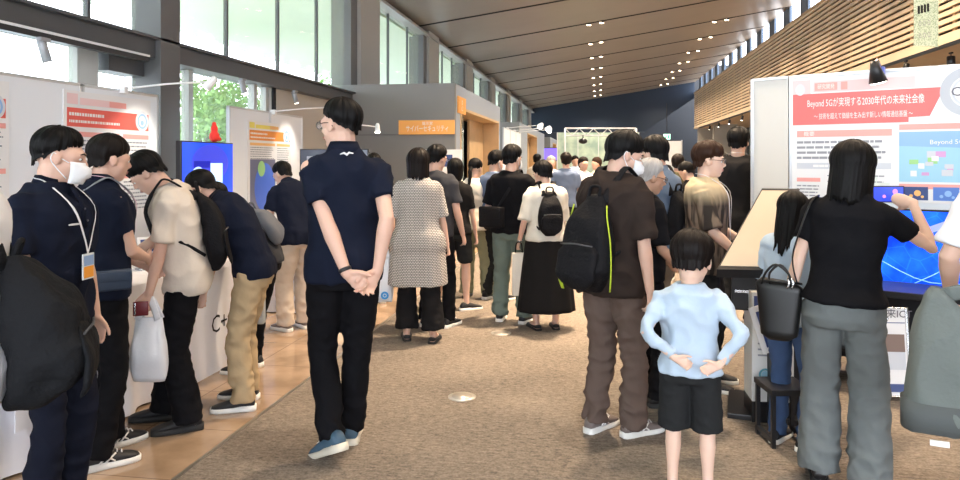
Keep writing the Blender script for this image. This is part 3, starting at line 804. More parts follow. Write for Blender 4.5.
# upper glazing
w1 = empty('window_1', (0, 0, 0)); w1['kind'] = 'structure'
GLS = mat('window_glass', (.72, .92, .70), .03, alpha=.16, spec=.7)
struct('pane', bx(XG + .02, XG + .032, -8, 48.8, 2.66, 4.9), GLS, w1)
b = BM()
for y in [-6, -2, 0, 4.0, 5.88, 8.35, 9.8, 11.25, 15.3, 16.9, 20.8, 22.2, 26.2, 27.8, 31.7, 33.2, 37, 42.5, 47.5]: box(b, XG + .0, XG + .05, y - .018, y + .018, 2.66, 4.9)
box(b, XG - .06, XG + .12, -8, 48.8, 4.70, 4.95); struct('frame', b, DARKM, w1)
struct('ceiling_edge', bx(XG - .1, XG + .26, -8, 48.9, 4.66, 4.72), mat('edge_grey', (.35, .34, .32), .5), w1)
# lower glazing
w2 = empty('window_2', (0, 0, 0)); w2['kind'] = 'structure'
struct('pane', bx(XG + .02, XG + .03, -8, 9.5, 0.1, 2.46), GLS, w2)
b = BM()
for y in (-4, -1.5, 1.0, 3.6, 4.7, 5.75, 5.84, 5.93, 7.5, 9.05, 9.4): box(b, XG - .02, XG + .07, y - .045, y + .045, 0, 2.46)
box(b, XG - .02, XG + .07, -8, 9.5, 0, .1); struct('frame', b, mat('frame_pale', (.42, .42, .40), .5), w2)
# pale wall bays between the glass and the grey room
struct('wall_left', bx(XG - .05, XG + .10, 9.45, 12.5, 0, 2.46), mat('pale_bay', (.46, .44, .40), .55))
b = BM()
for y in (9.5, 11.9): box(b, XG + .1, XG + .13, y - .04, y + .04, 0, 2.46)
struct('wall_left_joint', b, BLACKM)

# ---- grey room (box) with orange sign and wooden doorway
def room(n, y0, y1, x1, h, d0, d1, door_z=2.42, sill=.12):
    e = empty('wall_room_%d' % n, (0, 0, 0)); e['kind'] = 'structure'
    struct('front', bx(-4.75, x1, y0, y0 + .12, 0, h), GREYW, e)
    SIDE = mat('room_side', (.34, .38, .44), .5)
    struct('lintel', bx(x1 - .12, x1, y0 + .12, y1, door_z, h), SIDE, e)
    struct('jamb', bx(x1 - .12, x1, y0 + .12, d0, 0, door_z), SIDE, e)
    struct('jamb', bx(x1 - .12, x1, d1, y1, 0, door_z), SIDE, e)
    struct('roof', bx(-4.74, x1 - .01, y0 + .01, y1 - .01, h - .06, h - .004), SIDE, e)
    struct('back', bx(-4.75, x1 - .13, y1 - .1, y1 - .002, 0, h - .01), GREYW, e)
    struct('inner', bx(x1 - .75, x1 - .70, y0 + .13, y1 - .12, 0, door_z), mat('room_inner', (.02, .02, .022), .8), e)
    b = BM(); box(b, x1 - .60, x1 + .015, d0, d0 + .05, 0, door_z); box(b, x1 - .60, x1 + .015, d1 - .05, d1, 0, door_z); box(b, x1 - .60, x1 + .015, d0, d1, door_z - .05, door_z)
    struct('door_lining', b, WOOD, e)
    return e
BX1 = -2.50
r1 = room(1, 12.4, 18.2, BX1, 2.80, 12.9, 17.9)
b = BM(); box(b, BX1 - .32, BX1 - .27, 13.0, 14.35, 0, 2.37); box(b, BX1 - .42, BX1 - .37, 15.9, 17.8, 0, 2.37)
struct('door_1', b, WOOD)
b = BM(); box(b, BX1 - .36, BX1 - .33, 14.55, 15.0, 0, 2.37); struct('window_3', b, GL)
b = BM(); box(b, -4.75, BX1 + .004, 12.385, 12.4, 1.90, 1.905); struct('trim_2', b, BLACKM)
r2 = room(2, 22.6, 33, BX1, 2.66, 25.2, 29)
struct('door_2', bx(BX1 - .34, BX1 - .29, 26.5, 28.9, 0, 2.37), WOOD)
r3 = room(3, 37, 46, BX1, 2.66, 39, 42)
struct('door_3', bx(BX1 - .34, BX1 - .29, 39.6, 41.9, 0, 2.37), WOOD)

def sign_frame(name, loc, rz, label, cat, group=None): return empty(name, loc, rz, label, cat, group)
# orange sign on the grey wall
xa, xb = px_z(396, 127, 12.6)[0], px_z(453.5, 127, 12.5)[0]
zt, zb_ = ZZ(119.5, 12.5), ZZ(134, 12.5)
sg = empty('wall_sign', (xa, 12.375, zb_), 0, 'wide orange sign with white lettering on the grey room wall', 'sign')
sw, sh_ = xb - xa, zt - zb_
obj('board', bx(0, sw, -.02, 0, 0, sh_, .002), mat('sign_orange', (.90, .42, .10), .45), sg)
WT = mat('print_white', (.9, .88, .84), .5)
text_obj('lettering', 'サイバーセキュリティ', .12, WT, sg, (sw * .13, -.022, sh_ * .14), width=sw * .75)
text_obj('lettering', '展示室', .065, WT, sg, (sw * .42, -.022, sh_ * .62))
sg2 = empty('wall_sign', (BX1, 12.62, 2.30), PI / 2, 'square orange sign on the side of the grey room beside the wooden doorway', 'sign')
obj('board', bx(0, .75, -.02, 0, 0.0, .30, .002), mat('sign_orange', (1, 1, 1)), sg2)
b = BM(); disk(b, .37, .20, .045, -.022, 20, .025); obj('emblem', b, WT, sg2)
text_obj('lettering', '入口', .11, WT, sg2, (.24, -.022, .03))

# ---- posters
def board(bm_, w, h, t=.012): return box(bm_, 0, w, 0, t, 0, h, .001)
def poster(loc, rz, w, h, label, kind='red', group=None, seed=1):
    p = empty('poster', loc, rz, label, 'poster', group)
    b = BM(); board(b, w, h, .008); obj('sheet', b, PWHITE, p)
    y = -.0015; C1, C2, C3 = (PRED, PREDL, PPINK) if kind == 'red' else (PORG, PORGL, PYEL)
    b = BM(); rect(b, .03 * w, .97 * w, h * .80, h * .905, y); obj('title_band', b, C1, p)
    b = BM(); rect(b, .16 * w, .62 * w, h * .925, h * .965, y); rect(b, .03 * w, .14 * w, h * .925, h * .985, y); obj('top_strip', b, C3, p)
    b = BM(); rect(b, .48 * w, .68 * w, h * .928, h * .962, y * 1.5); obj('tag_strip', b, C2, p)
    b = BM(); print_rows(b, .05 * w, .42 * w, h * .855, h * .885, y * 2, 1, 1, seed, .6, (.015, .03)); print_rows(b, .05 * w, .60 * w, h * .815, h * .845, y * 2, 1, 1, seed + 1, .5, (.012, .03)); obj('title_lettering', b, WT, p)
    b = BM(); disk(b, .88 * w, .86 * h, .070 * w * 1.2, y * 3, 28); obj('emblem', b, mat('print_silver', (.66, .68, .72), .4), p)
    b = BM(); disk(b, .88 * w, .86 * h, .062 * w, y * 4, 28, .045 * w); disk(b, .88 * w, .85 * h, .022 * w, y * 4, 16); obj('emblem_ring', b, PSKY, p)
    for (x0, x1, z) in ((.04, .60, .745), (.64, .97, .745), (.64, .97, .50), (.04, .60, .40)): b = BM(); rect(b, x0 * w, x1 * w, h * z, h * (z + .028), y); obj('heading_bar', b, C2, p)
    b = BM(); print_rows(b, .05 * w, .59 * w, h * .55, h * .735, y, 8, .85, seed + 2, .35); print_rows(b, .65 * w, .96 * w, h * .54, h * .735, y, 8, .8, seed + 3, .35); print_rows(b, .65 * w, .96 * w, h * .30, h * .49, y, 8, .8, seed + 5, .35)
    obj('body_lettering', b, TXT, p)
    if kind == 'red':
        b = BM(); rect(b, .05 * w, .59 * w, h * .14, h * .38, y); obj('diagram', b, PSKY, p)
        b = BM(); disk(b, .3 * w, .26 * h, .12 * w, y * 2, 24); obj('diagram_disc', b, PBLUE, p)
    else:
        b = BM(); rect(b, .04 * w, .60 * w, h * .06, h * .60, y * 2); obj('picture', b, mat('print_night', (.16, .17, .26), .4), p)
        b = BM(); disk(b, .36 * w, .30 * h, .25 * w, y * 3, 32, 0, .92); obj('globe', b, mat('print_globe', (.08, .18, .72), .35), p)
        b = BM(); disk(b, .28 * w, .50 * h, .08 * w, y * 4, 16); obj('land_patch', b, PGREEN, p)
    return p
XP = -3.92
def panel(loc, rz, w, h, label, group=None, foot=True, t=.03, pole=True):
    p = empty('display_panel', loc, rz, label, 'display panel', group)
    obj('board', bx(.012, w - .012, 0, t, .12, h - .012, .002), WHITEP, p)
    for x in (0, w - .024): obj('post', bx(x, x + .024, -.004, t + .004, 0, h, .003), CHROME if False else mat('post_alu', (.62, .64, .66), .3, metal=.7), p)
    obj('top_rail', bx(0, w, -.004, t + .004, h - .02, h + .004, .003), mat('post_alu', (1, 1, 1)), p)
    for x in (0, w - .024): obj('foot', bx(x - .01, x + .034, -.12, t + .12, 0, .03, .004), mat('post_alu', (1, 1, 1)), p)
    return p
ys = [1.30, 2.28, 3.26, 4.24, 5.22]
nm = ['white display panel behind the masked staff member at the near left', 'white display panel left of the red poster, in a row by the window', 'white display panel carrying the edge of the red poster', 'white display panel holding most of the large red poster', 'white display panel at the far end of the row beside the steel column']
XPP = XP
for i, y in enumerate([2.05, 3.03, 4.01, 4.99]):
    panel((XP, y, 0), PI / 2, .97, 2.03, ['white display panel at the near left edge with a red poster', 'bare white display panel between two red posters by the window', 'white display panel under the left half of the large red poster', 'white display panel beside the dark steel column, red poster on its left half'][i], 'row of white panels by the window')
poster((XP + .012, 4.78, .62), PI / 2, 1.05, 1.35, 'large red and white poster with round silver emblem on the panels beside the steel column', 'red', seed=3)
poster((XP + .012, 3.28, .74), PI / 2, 1.0, 1.23, 'red and white poster cut by the left edge of the photo', 'red', seed=9)
for i, y in enumerate([7.22, 8.20]):
    panel((XP, y, 0), PI / 2, .97, 2.03, ['white display panel beside the blue screen, its left strip bare', 'white display panel behind the bending man in navy and beige'][i], 'panels of the second booth')
poster((XP + .012, 7.62, .80), PI / 2, 1.15, 1.10, 'orange and white poster with a blue globe picture on the second booth', 'orange', seed=5)
# poster boards along the hall past the doorway
for i in range(3):
    y = 18.35 + i * 1.35
    p = panel((BX1 + .08, y, 0), PI / 2, 1.33, 2.3, 'white board with a small orange print in the far row past the wooden doorway', 'far poster boards past the doorway')
    q = empty('poster', (BX1 + .07, y + .22, 1.55), PI / 2, 'small orange print on the far row of white boards', 'poster', 'small prints on the far boards')
    obj('sheet', bx(0, .85, -.004, .004, 0, .60), PWHITE, q); b = BM(); rect(b, .12, .73, .12, .42, -.006); obj('picture', b, mat('print_salmon', (.80, .38, .18), .5), q)
# poster on the grey wall behind the patterned dress
xa = px_z(403, 150, 12.0)[0]
p = empty('poster', (xa, 12.36, .72), 0, 'white sheet with a small dark blue square on the grey wall behind the crowd', 'poster')
wd = px_z(428, 150, 12.0)[0] - xa
wd = .86
obj('sheet', bx(0, wd, -.01, 0, 0, .92), PWHITE, p)
b = BM(); rect(b, wd * .62, wd * .80, .62, .83, -.012); obj('picture', b, PNAVY, p)
b = BM(); print_rows(b, .06, wd * .55, .25, .85, -.012, 10, .8, 4, .3); obj('body_lettering', b, PGREY, p)

# ---- clip-on spot lamps with arms
def arm_lamp(base, tip, label, mat_=WHITEM, r=.035, aim=(.35, 0, -1), L=.11, group='white arm lamps on the panels', power=0):
    base, tip = V(base), V(tip); o = empty('arm_lamp', base, 0, label, 'lamp', group)
    t = tip - base
    b = BM(); box(b, -.03, .03, -.025, .025, -.04, .02, .004); obj('clamp', b, mat_, o)
    b = BM(); tube(b, [(0, 0, .0), t * .5 + V((0, 0, .01)), t], .008, 8, V((0, 0, 1))); obj('arm', b, mat_, o, True)
    a = V(aim).normalized(); b = BM(); tube(b, [t - a * L * .45, t - a * L * .3, t + a * L * .4, t + a * L * .7], [r * .5, r * .8, r, r * 1.15], 14); h = obj('lamp_head', b, mat_, o, True)
    b = BM(); tube(b, [t + a * L * .68, t + a * L * .72], [r * 1.0, r * 1.0], 14); obj('bulb', b, LAMPC, h, True)
    if power:
        l = bpy.data.lights.new('spot', 'SPOT'); l.energy = power; l.spot_size = R(75); l.spot_blend = .6; l.color = (1, .93, .82); l.shadow_soft_size = .03
        lo = bpy.data.objects.new('spot', l); COL.objects.link(lo); lo.location = tip + a * L * .8; lo.rotation_euler = a.to_track_quat('-Z', 'Y').to_euler()
    return o
XPL = XP + .02
arm_lamp((XPL, 5.45, 2.04), (XPL + .62, 5.75, 2.12), 'white arm lamp over the large red poster, its head in front of the steel column', aim=(-.45, -.1, -.5), power=22)
arm_lamp((XPL, 3.5, 2.04), (XPL + .25, 3.55, 2.14), 'short white arm lamp on the top rail left of the red poster', aim=(-.4, 0, -.6))
arm_lamp((XPL, 8.25, 2.04), (XPL + .60, 8.75, 2.12), 'white arm lamp over the globe poster of the second booth', aim=(-.45, -.1, -.5), power=22)
arm_lamp((-3.55, 9.3, 1.95), (-2.97, 9.45, 1.90), 'white arm lamp sticking out behind the head of the tall man in glasses', aim=(.1, -.3, -.8))
# the last one is carried by a slim pole
b = BM(); tube(b, [(-3.55, 9.3, 0), (-3.55, 9.3, 1.99)], .014, 10); tube(b, [(-3.55, 9.3, 0), (-3.55, 9.3, .02)], .14, 20)
tag(obj('lamp_pole', b, WHITEM, None, True), 'slim white pole carrying the arm lamp behind the tall man in glasses', 'pole')
for i, (y0, dx) in enumerate(((19.0, .85), (20.6, .95), (21.8, .9))):
    arm_lamp((BX1 + .09, y0, 2.31), (BX1 + .09 + dx, y0 + .5, 2.40), 'lit white arm lamp on the far row of poster boards', aim=(-.2, -.9, -.4), r=.07, L=.16, group='lit arm lamps on the far poster boards')

# ---- spots on the left beam track
def track_spot(loc, label, m, aim=(.3, .2, -1), L=.16, r=.038, group=None, drop=.12):
    o = empty('track_spotlight', loc, 0, label, 'spotlight', group)
    obj('adapter', bx(-.02, .02, -.05, .05, -.03, 0, .003), m, o)
    b = BM(); tube(b, [(0, 0, -.02), (0, 0, -drop)], .009, 8); obj('stem', b, m, o, True)
    a = V(aim).normalized(); c = V((0, 0, -drop)); b = BM(); tube(b, [c - a * L * .5, c - a * L * .45, c + a * L * .5], [r * .85, r, r], 16); obj('housing', b, m, o, True)
    b = BM(); tube(b, [c + a * L * .49, c + a * L * .51], [r * .8, r * .8], 14); obj('bulb', b, LAMPC, o, True)
    return o
GM = mat('spot_grey', (.30, .30, .31), .35, metal=.3)
def at_plane_x(px, X): u = (px - VPX) / F; return X / (u * math.cos(TH) - math.sin(TH))
for px, lab in ((44, 'grey cylindrical spotlight on the beam track at the upper left'), (243, 'grey cylindrical spotlight under the beam above the blue screen'), (295, 'grey cylindrical spotlight under the beam above the globe poster')):
    X = XG + .33; d = at_plane_x(px, X); p = W(px, d)
    track_spot((p.x, p.y, 2.40 if px == 44 else 2.44), lab, GM, aim=(.25, .1, -1), L=.17 if px > 50 else .2, r=.035, drop=.10)
p = W(37, 5.0); 
arm_lamp((XPL, 4.05, 2.04), (XPL + .05, 4.0, 2.18), 'small grey lamp tilted on the top rail above the masked man', mat_=GM, aim=(-.3, -.3, -.9), L=.10, r=.028)

# ---- right booth
A = W(792, 5.72); B_ = W(1010, 4.87); dv = (B_ - A); wB = dv.length; rzB = math.atan2(dv.y, dv.x)
p = empty('display_panel', A, rzB, 'wide white display wall carrying the big red network poster at the right', 'display panel')
obj('board', bx(0, wB, .0, .035, 0.02, 2.10, .003), WHITEP, p); obj('post', bx(-.02, .01, -.006, .04, 0, 2.11, .003), mat('post_alu', (1, 1, 1)), p); obj('top_rail', bx(0, wB, -.006, .04, 2.09, 2.115, .003), mat('post_alu', (1, 1, 1)), p)
A0 = W(752.5, 5.95); dv = A - A0; dv.length = dv.length - .03; w0 = dv.length; rz0 = math.atan2(dv.y, dv.x)
p = empty('display_panel', A0, rz0, 'narrow bare white panel at the left end of the right-hand display wall', 'display panel')
obj('board', bx(0, w0, 0, .035, .02, 2.10, .003), mat('panel_white_shaded', (.60, .60, .57), .55), p); obj('post', bx(-.015, .012, -.006, .04, 0, 2.11, .003), mat('post_alu', (1, 1, 1)), p); obj('top_rail', bx(0, w0, -.006, .04, 2.09, 2.115, .003), mat('post_alu', (1, 1, 1)), p)  # white panel toned darker: shade from its angle put into the colour
# big poster, two sheets joined
bp = empty('poster', A + V((math.sin(rzB), -math.cos(rzB), 0)) * .012 + V((0, 0, 1.14)), rzB, 'huge red and white network poster with city picture behind the woman taking a photo', 'poster')
H_, W_ = .94, wB
obj('sheet', bx(.004, W_, 0, .008, 0, H_, .001), PWHITE, bp)
y = -.002
b = BM(); rect(b, .01, .80, H_ - .36, H_ - .12, y); 
bm_band = b; 
quadf(b, [(.80, y, H_ - .36 + .035), (.93, y, H_ - .36 + .04), (1.02, y, H_ - .12), (.80, y, H_ - .12)]); obj('title_band', b, mat('print_coral', (.80, .16, .15), .35), bp)
b = BM(); rect(b, .01, .14, H_ - .12, H_ - .012, y); rect(b, .16, .84, H_ - .11, H_ - .03, y); obj('top_strip', b, mat('print_rose_grey', (.78, .60, .60), .35), bp)
b = BM(); rect(b, .17, .33, H_ - .10, H_ - .04, y * 1.6); rect(b, .355, .40, H_ - .10, H_ - .04, y * 1.6); obj('tag_strip', b, PREDL, bp)
b = BM(); disk(b, .065, H_ - .085, .045, y * 2, 24, 0, .8); obj('crest', b, mat('print_silver', (.66, .68, .72), .4), bp)
text_obj('lettering', 'Beyond 5Gが実現する2030年代の未来社会像', .074, WT, bp, (.115, y * 2, H_ - .235), width=.78)
text_obj('lettering', '〜 技術を超えて価値を生み出す新しい情報通信基盤 〜', .050, WT, bp, (.165, y * 2, H_ - .325), width=.66)
text_obj('lettering', '研究開発', .042, WT, bp, (.19, y * 2.4, H_ - .093), width=.12)
b = BM(); disk(b, 1.16, H_ - .16, .17, y * 1.5, 48, .11); obj('emblem', b, mat('print_silver2', (.50, .53, .58), .35), bp)
b = BM(); disk(b, 1.16, H_ - .16, .10, y * 1.7, 40, .085); obj('emblem_ring', b, PGREY, bp)
text_obj('lettering', 'C', .09, TXTD, bp, (1.055, y * 3, H_ - .205))
for q in ((.04, .695, H_ - .455, H_ - .405), (.04, .21, H_ - .80, H_ - .77), (.74, W_ - .02, H_ - .415, H_ - .375), (.74, W_ - .02, H_ - .84, H_ - .805)): b = BM(); rect(b, *q, y); obj('heading_bar', b, PREDL, bp)
text_obj('lettering', '概要', .04, WT, bp, (.09, y * 2, H_ - .452))
b = BM(); print_rows(b, .04, .68, H_ - .635, H_ - .475, y, 4, .9, 3, .45, (.02, .07)); obj('body_lettering', b, TXT, bp)
b = BM(); rect(b, .04, .69, H_ - .70, H_ - .655, y); obj('section_bar', b, PGREY, bp)
b = BM(); print_rows(b, .16, .55, H_ - .692, H_ - .663, y * 2, 1, 1, 8, .6, (.02, .04)); obj('section_lettering', b, WT, bp)
b = BM(); print_rows(b, .04, .22, H_ - .92, H_ - .82, y, 4, .8, 11, .4); print_rows(b, .26, .69, H_ - .86, H_ - .73, y, 3, .8, 12, .2); obj('body_lettering', b, TXT, bp)
b = BM(); rect(b, .27, .68, H_ - .91, H_ - .80, y); rect(b, .30, .40, H_ - .87, H_ - .745, y * .8); rect(b, .5, .6, H_ - .87, H_ - .745, y * .8); obj('diagram', b, mat('print_pale_green', (.72, .78, .72), .4), bp)
b = BM(); rect(b, .74, W_ - .02, H_ - .79, H_ - .43, y); obj('city_picture', b, PCYAN, bp)
b = BM(); quadf(b, [(.74, y * 1.5, H_ - .53), (W_ - .02, y * 1.5, H_ - .56), (W_ - .02, y * 1.5, H_ - .43), (.74, y * 1.5, H_ - .43)]); obj('sky_patch', b, PBLUE if False else PSKY, bp)
rr = random.Random(4)
for nm_, m_, n_ in (('pink_building', PMAG, 3), ('tree_patch', PGREEN, 3), ('grey_building', PGREY, 5), ('label_patch', PWHITE, 3)):
    for _ in range(n_):
        b = BM(); x = rr.uniform(.76, W_ - .12); z = rr.uniform(H_ - .76, H_ - .60); w_ = rr.uniform(.03, .07); h_ = rr.uniform(.03, .08); rect(b, x, x + w_, z, z + h_ * .6, y * rr.uniform(1.8, 2.8))
        obj(nm_, b, m_, bp)
text_obj('lettering', 'Beyond 5G', .045, WT, bp, (.93, y * 4, H_ - .53))
for i, (x0, m_) in enumerate(((.765, PNAVY), (.95, PBLUE), (1.135, PBLUE))):
    b = BM(); rect(b, x0, x0 + .155, .02, .115 - .0, y * 1.2); obj('small_picture', b, m_, bp)
    b = BM(); disk(b, x0 + .09, .07, .022, y * 2, 12); disk(b, x0 + .05, .05, .012, y * 2, 10); disk(b, x0 + .12, .045, .01, y * 2, 10); obj('picture_spot', b, PORGL if i == 0 else PSKY, bp)
# spotlight clipped to the top of the display wall
def onB(t, out=0, z=0): return A + (B_ - A).normalized() * t + V((math.sin(rzB), -math.cos(rzB), 0)) * out + V((0, 0, z))
o = empty('clip_spotlight', onB(.62, .02, 2.10), rzB, 'black cone spotlight clipped on top of the big red poster', 'spotlight')
obj('clamp', bx(-.03, .03, -.03, .04, -.03, .03, .004), mat('clamp_blue', (.12, .16, .55), .4), o)
b = BM(); tube(b, [(0, 0, .03), (0, -.12, .07), (0, -.24, .03)], .009, 8, V((1, 0, 0)), sub=4); obj('arm', b, CHROME, o, True)
b = BM(); tube(b, [(.0, -.24, .05), (.004, -.235, .0), (.02, -.21, -.10)], [.026, .034, .062], 18, V((1, 0, 0))); h = obj('lamp_head', b, BLACK, o, True)
b = BM(); tube(b, [(.0195, -.211, -.096), (.0205, -.209, -.102)], [.054, .054], 18, V((1, 0, 0))); obj('bulb', b, LAMPC, h, True)
# track and spots under the timber soffit
b = BM(); box(b, XW - .01, XW + .03, 9.2, 46, 3.44, 3.50); 
tag(obj('ceiling_track', b, BLACK), 'long black lighting track along the lower edge of the timber wall', 'light track')
b = BM(); box(b, XW + .35, XW + .39, 6.0, 8.6, 3.44, 3.50)
tag(obj('ceiling_track', b, BLACK), 'short black lighting track on the soffit at the upper right', 'light track')
dd = at_plane_x(906, XW + .01); p = W(906, dd); track_spot((XW + .01, p.y, 3.44), 'black track spotlight under the slats left of the hanging banner', BLACK, aim=(-.2, -.1, -1), L=.2, r=.055, drop=.16)
dd = at_plane_x(951, XW + .37); p = W(951, dd); track_spot((XW + .37, p.y, 3.44), 'large black track spotlight at the upper right corner', BLACK, aim=(0, 0, -1), L=.26, r=.07, drop=.2)
for i in range(9):
    track_spot((XW + .01, 17 + i * 3.1, 3.44), 'small black spotlight in the far row under the timber wall', BLACK, aim=(-.2, -.1, -1), L=.2, r=.055, group='far spotlights under the timber wall', drop=.16)
# hanging banner
dd = 9.0; xb = W(927, dd)
hb = empty('hanging_banner', W(914, dd, ZZ(46, dd)), TH + R(12), 'speckled pale green banner hanging in front of the slatted timber wall', 'banner')
bw, bh = 29 / F * dd, 1.0
def speck(nt, tc):
    L = nt.links.new
    v = nt.nodes.new('ShaderNodeTexVoronoi'); v.inputs['Scale'].default_value = 60; L(tc.outputs['Object'], v.inputs['Vector'])
    r = nt.nodes.new('ShaderNodeValToRGB'); e = r.color_ramp.elements; e[0].position = .3; e[0].color = (.30, .42, .26, 1); e[1].position = .55; e[1].color = (.62, .70, .55, 1)
    L(v.outputs['Distance'], r.inputs['Fac']); return r.outputs['Color']
obj('cloth', bx(0, bw, 0, .006, 0, bh), pattern_mat('banner_speckle', speck), hb)
obj('batten', bx(-.01, bw + .01, -.01, .015, bh, bh + .03), BLACK, hb)
b = BM()
for i in range(4): rect(b, .05 + i * .045, .05 + i * .045 + .034, .40 + i * .012, .50 + i * .012, -.003)
obj('lettering', b, BLACKM, hb)
b = BM()
for k in range(2):
    for i in range(3): disk(b, .085 + i * .065, .13 + k * .15 + i * .01, .032, -.003, 18, .02, .7)
obj('emblem_rings', b, mat('print_dim_grey', (.36, .40, .36), .6), hb)
b = BM(); tube(b, [(.02, 0, bh + .03), (.02, .3, bh + 1.6)], .003, 6); tube(b, [(bw - .02, 0, bh + .03), (bw - .02, .3, bh + 1.6)], .003, 6); obj('wires', b, CHROME, hb)

# ---- far stage truss, boards, exit sign
tr = empty('stage_truss', W(565, 28), TH, 'white lattice truss frame over the far stage', 'truss')
tw, tz0, tz1 = 2.75, 2.42, 2.70
WM = mat('truss_white', (.72, .74, .74), .4)
b = BM(); tube(b, [(0, 0, tz0), (tw, 0, tz0)], .028, 8); tube(b, [(0, 0, tz1), (tw, 0, tz1)], .028, 8); obj('chord', b, WM, tr)
b = BM(); n = 10
for i in range(n):
    x0 = tw * i / n; x1 = tw * (i + 1) / n; tube(b, [(x0, 0, tz0 if i % 2 else tz1), (x1, 0, tz1 if i % 2 else tz0)], .02, 6)
obj('lattice', b, WM, tr)
for x in (0, tw): 
    b = BM(); tube(b, [(x, 0, 0), (x, 0, tz1)], .035, 8); obj('post', b, WM, tr, True)
bd = empty('stage_backdrop', W(557, 30), TH, 'pale green translucent backdrop behind the far white truss', 'backdrop')
obj('sheet', bx(0, 3.4, 0, .03, 0, 2.62), pattern_mat('backdrop_green', speckle2 := (lambda nt, tc: _bg(nt, tc)), .3), bd) if False else None
def bgfn(nt, tc):
    L = nt.links.new; n = nt.nodes.new('ShaderNodeTexNoise'); n.inputs['Scale'].default_value = 2.2; n.inputs['Detail'].default_value = 3; L(tc.outputs['Object'], n.inputs['Vector'])
    r = nt.nodes.new('ShaderNodeValToRGB'); e = r.color_ramp.elements; e[0].position = .35; e[0].color = (.30, .42, .36, 1); e[1].position = .68; e[1].color = (.62, .74, .58, 1); L(n.outputs['Fac'], r.inputs['Fac']); return r.outputs['Color']
obj('sheet', bx(0, 3.4, 0, .03, 0, 2.62), pattern_mat('backdrop_green', bgfn, .3), bd)
b = BM()
for x in (.0, .85, 1.7, 2.55, 3.37): box(b, x, x + .03, -.02, .05, 0, 2.62)
obj('frame', b, WM, bd)
o = empty('stage_lamp', W(583, 27.7, 2.42), 0, 'dark stage lamp hanging under the white truss', 'lamp')
obj('bracket', bx(-.02, .02, -.02, .02, -.12, 0), BLACK, o); b = BM(); ellipsoid(b, (0, 0, -.22), (.17, .14, .11)); obj('housing', b, BLACK, o, True)
wp = empty('display_panel', W(659, 30), TH, 'tall plain white partition at the far right end of the hall', 'display panel')
obj('board', bx(0, .93, 0, .04, 0, ZZ(141, 30)), WHITEP, wp); obj('post', bx(.93, .97, -.01, .05, 0, ZZ(140, 30)), mat('post_alu', (1, 1, 1)), wp)
ex = empty('exit_sign', W(663.5, 44, ZZ(139.5, 44)), TH, 'small lit green and white exit sign on the dark end wall', 'exit sign')
obj('case', bx(0, .42, 0, .06, 0, .34, .01), WHITEM, ex)
b = BM(); rect(b, .02, .40, .02, .32, -.004); obj('face', b, mat('exit_face', (.4, .9, .7), .5, emit=(.45, 1, .80), es=2.2), ex)
b = BM(); disk(b, .15, .24, .03, -.008, 12); quadf(b, [(.10, -.008, .10), (.17, -.008, .06), (.2, -.008, .2), (.13, -.008, .21)]); rect(b, .26, .34, .06, .27, -.008); obj('pictogram', b, mat('exit_green', (.02, .35, .18), .5), ex)
b = BM(); box(b, .19, .23, .02, .04, .34, 2.2); obj('hanger', b, BLACK, ex)
pb = empty('screen', W(539, 34, 1.45), TH, 'small purple screen on the dark wall past the far lamps', 'screen')
obj('case', bx(0, 1.0, 0, .05, 0, .62), BLACK, pb); b = BM(); rect(b, .03, .97, .03, .59, -.004); obj('display', b, mat('screen_purple', (.15, .1, .5), .4, emit=(.20, .13, .75), es=1.0), pb)

# ---- tables on the left
LINEN = mat('linen_white', (.80, .80, .84), .8, bump=.2, bscale=8)
def cloth_table(x0, x1, y0, y1, label, clabel, group='cloth covered tables'):
    t = empty('folding_table', ((x0 + x1) / 2, (y0 + y1) / 2, 0), 0, label, 'table', group); hx, hy = (x1 - x0) / 2 - .012, (y1 - y0) / 2 - .012
    obj('tabletop', bx(-hx, hx, -hy, hy, .69, .715, .004), mat('table_grey', (.5, .5, .5), .5), t)
    for a in (-1, 1):
        for c in (-1, 1):
            b = BM(); tube(b, [(a * (hx - .04), c * (hy - .06), 0), (a * (hx - .04), c * (hy - .06), .69)], .014, 8); obj('leg', b, CHROME, t, True)
    # cloth
    cb = BM(); hx += .014; hy += .014; n = 120; per = []
    L = 2 * (2 * hx + 2 * hy)
    def pt(s):
        s %= L
        if s < 2 * hx: return (-hx + s, -hy, 0, -1)
        s -= 2 * hx
        if s < 2 * hy: return (hx, -hy + s, 1, 0)
        s -= 2 * hy
        if s < 2 * hx: return (hx - s, hy, 0, 1)
        s -= 2 * hx; return (-hx, hy - s, -1, 0)
    rings = []
    for z in (.722, .716, .6, .45, .3, .15, .012):
        r_ = []
        for i in range(n):
            x, y_, nx, ny = pt(L * i / n); t_ = (.72 - z) / .72
            f = (.028 * t_) * (1 + math.sin(i * .9 + 2 * noise.noise(V((i * .13, y0, 0))))) + .006
            r_.append(V((x + nx * f, y_ + ny * f, z)))
        rings.append(r_)
    vr = ring_loft(cb, rings, cap=False); cb.faces.new(list(reversed(vr[0])))
    o = obj('tablecloth', cb, LINEN, None, False); o.location = t.location; tag(o, clabel, 'tablecloth', 'white tablecloths')
    for f in o.data.polygons: f.use_smooth = True
    return t, o
cloth_table(-3.38, -2.66, 1.55, 3.38, 'folding table under a white cloth behind the masked staff member', 'white tablecloth with a blue ring emblem behind the masked staff member')
cloth_table(-3.38, -2.66, 3.46, 5.35, 'folding table under a white cloth beside the bending visitors', 'white tablecloth hanging to the floor beside the bending visitors')
cloth_table(-3.5, -2.78, 6.5, 8.3, 'folding table under a white cloth in front of the globe poster', 'white tablecloth in front of the globe poster')
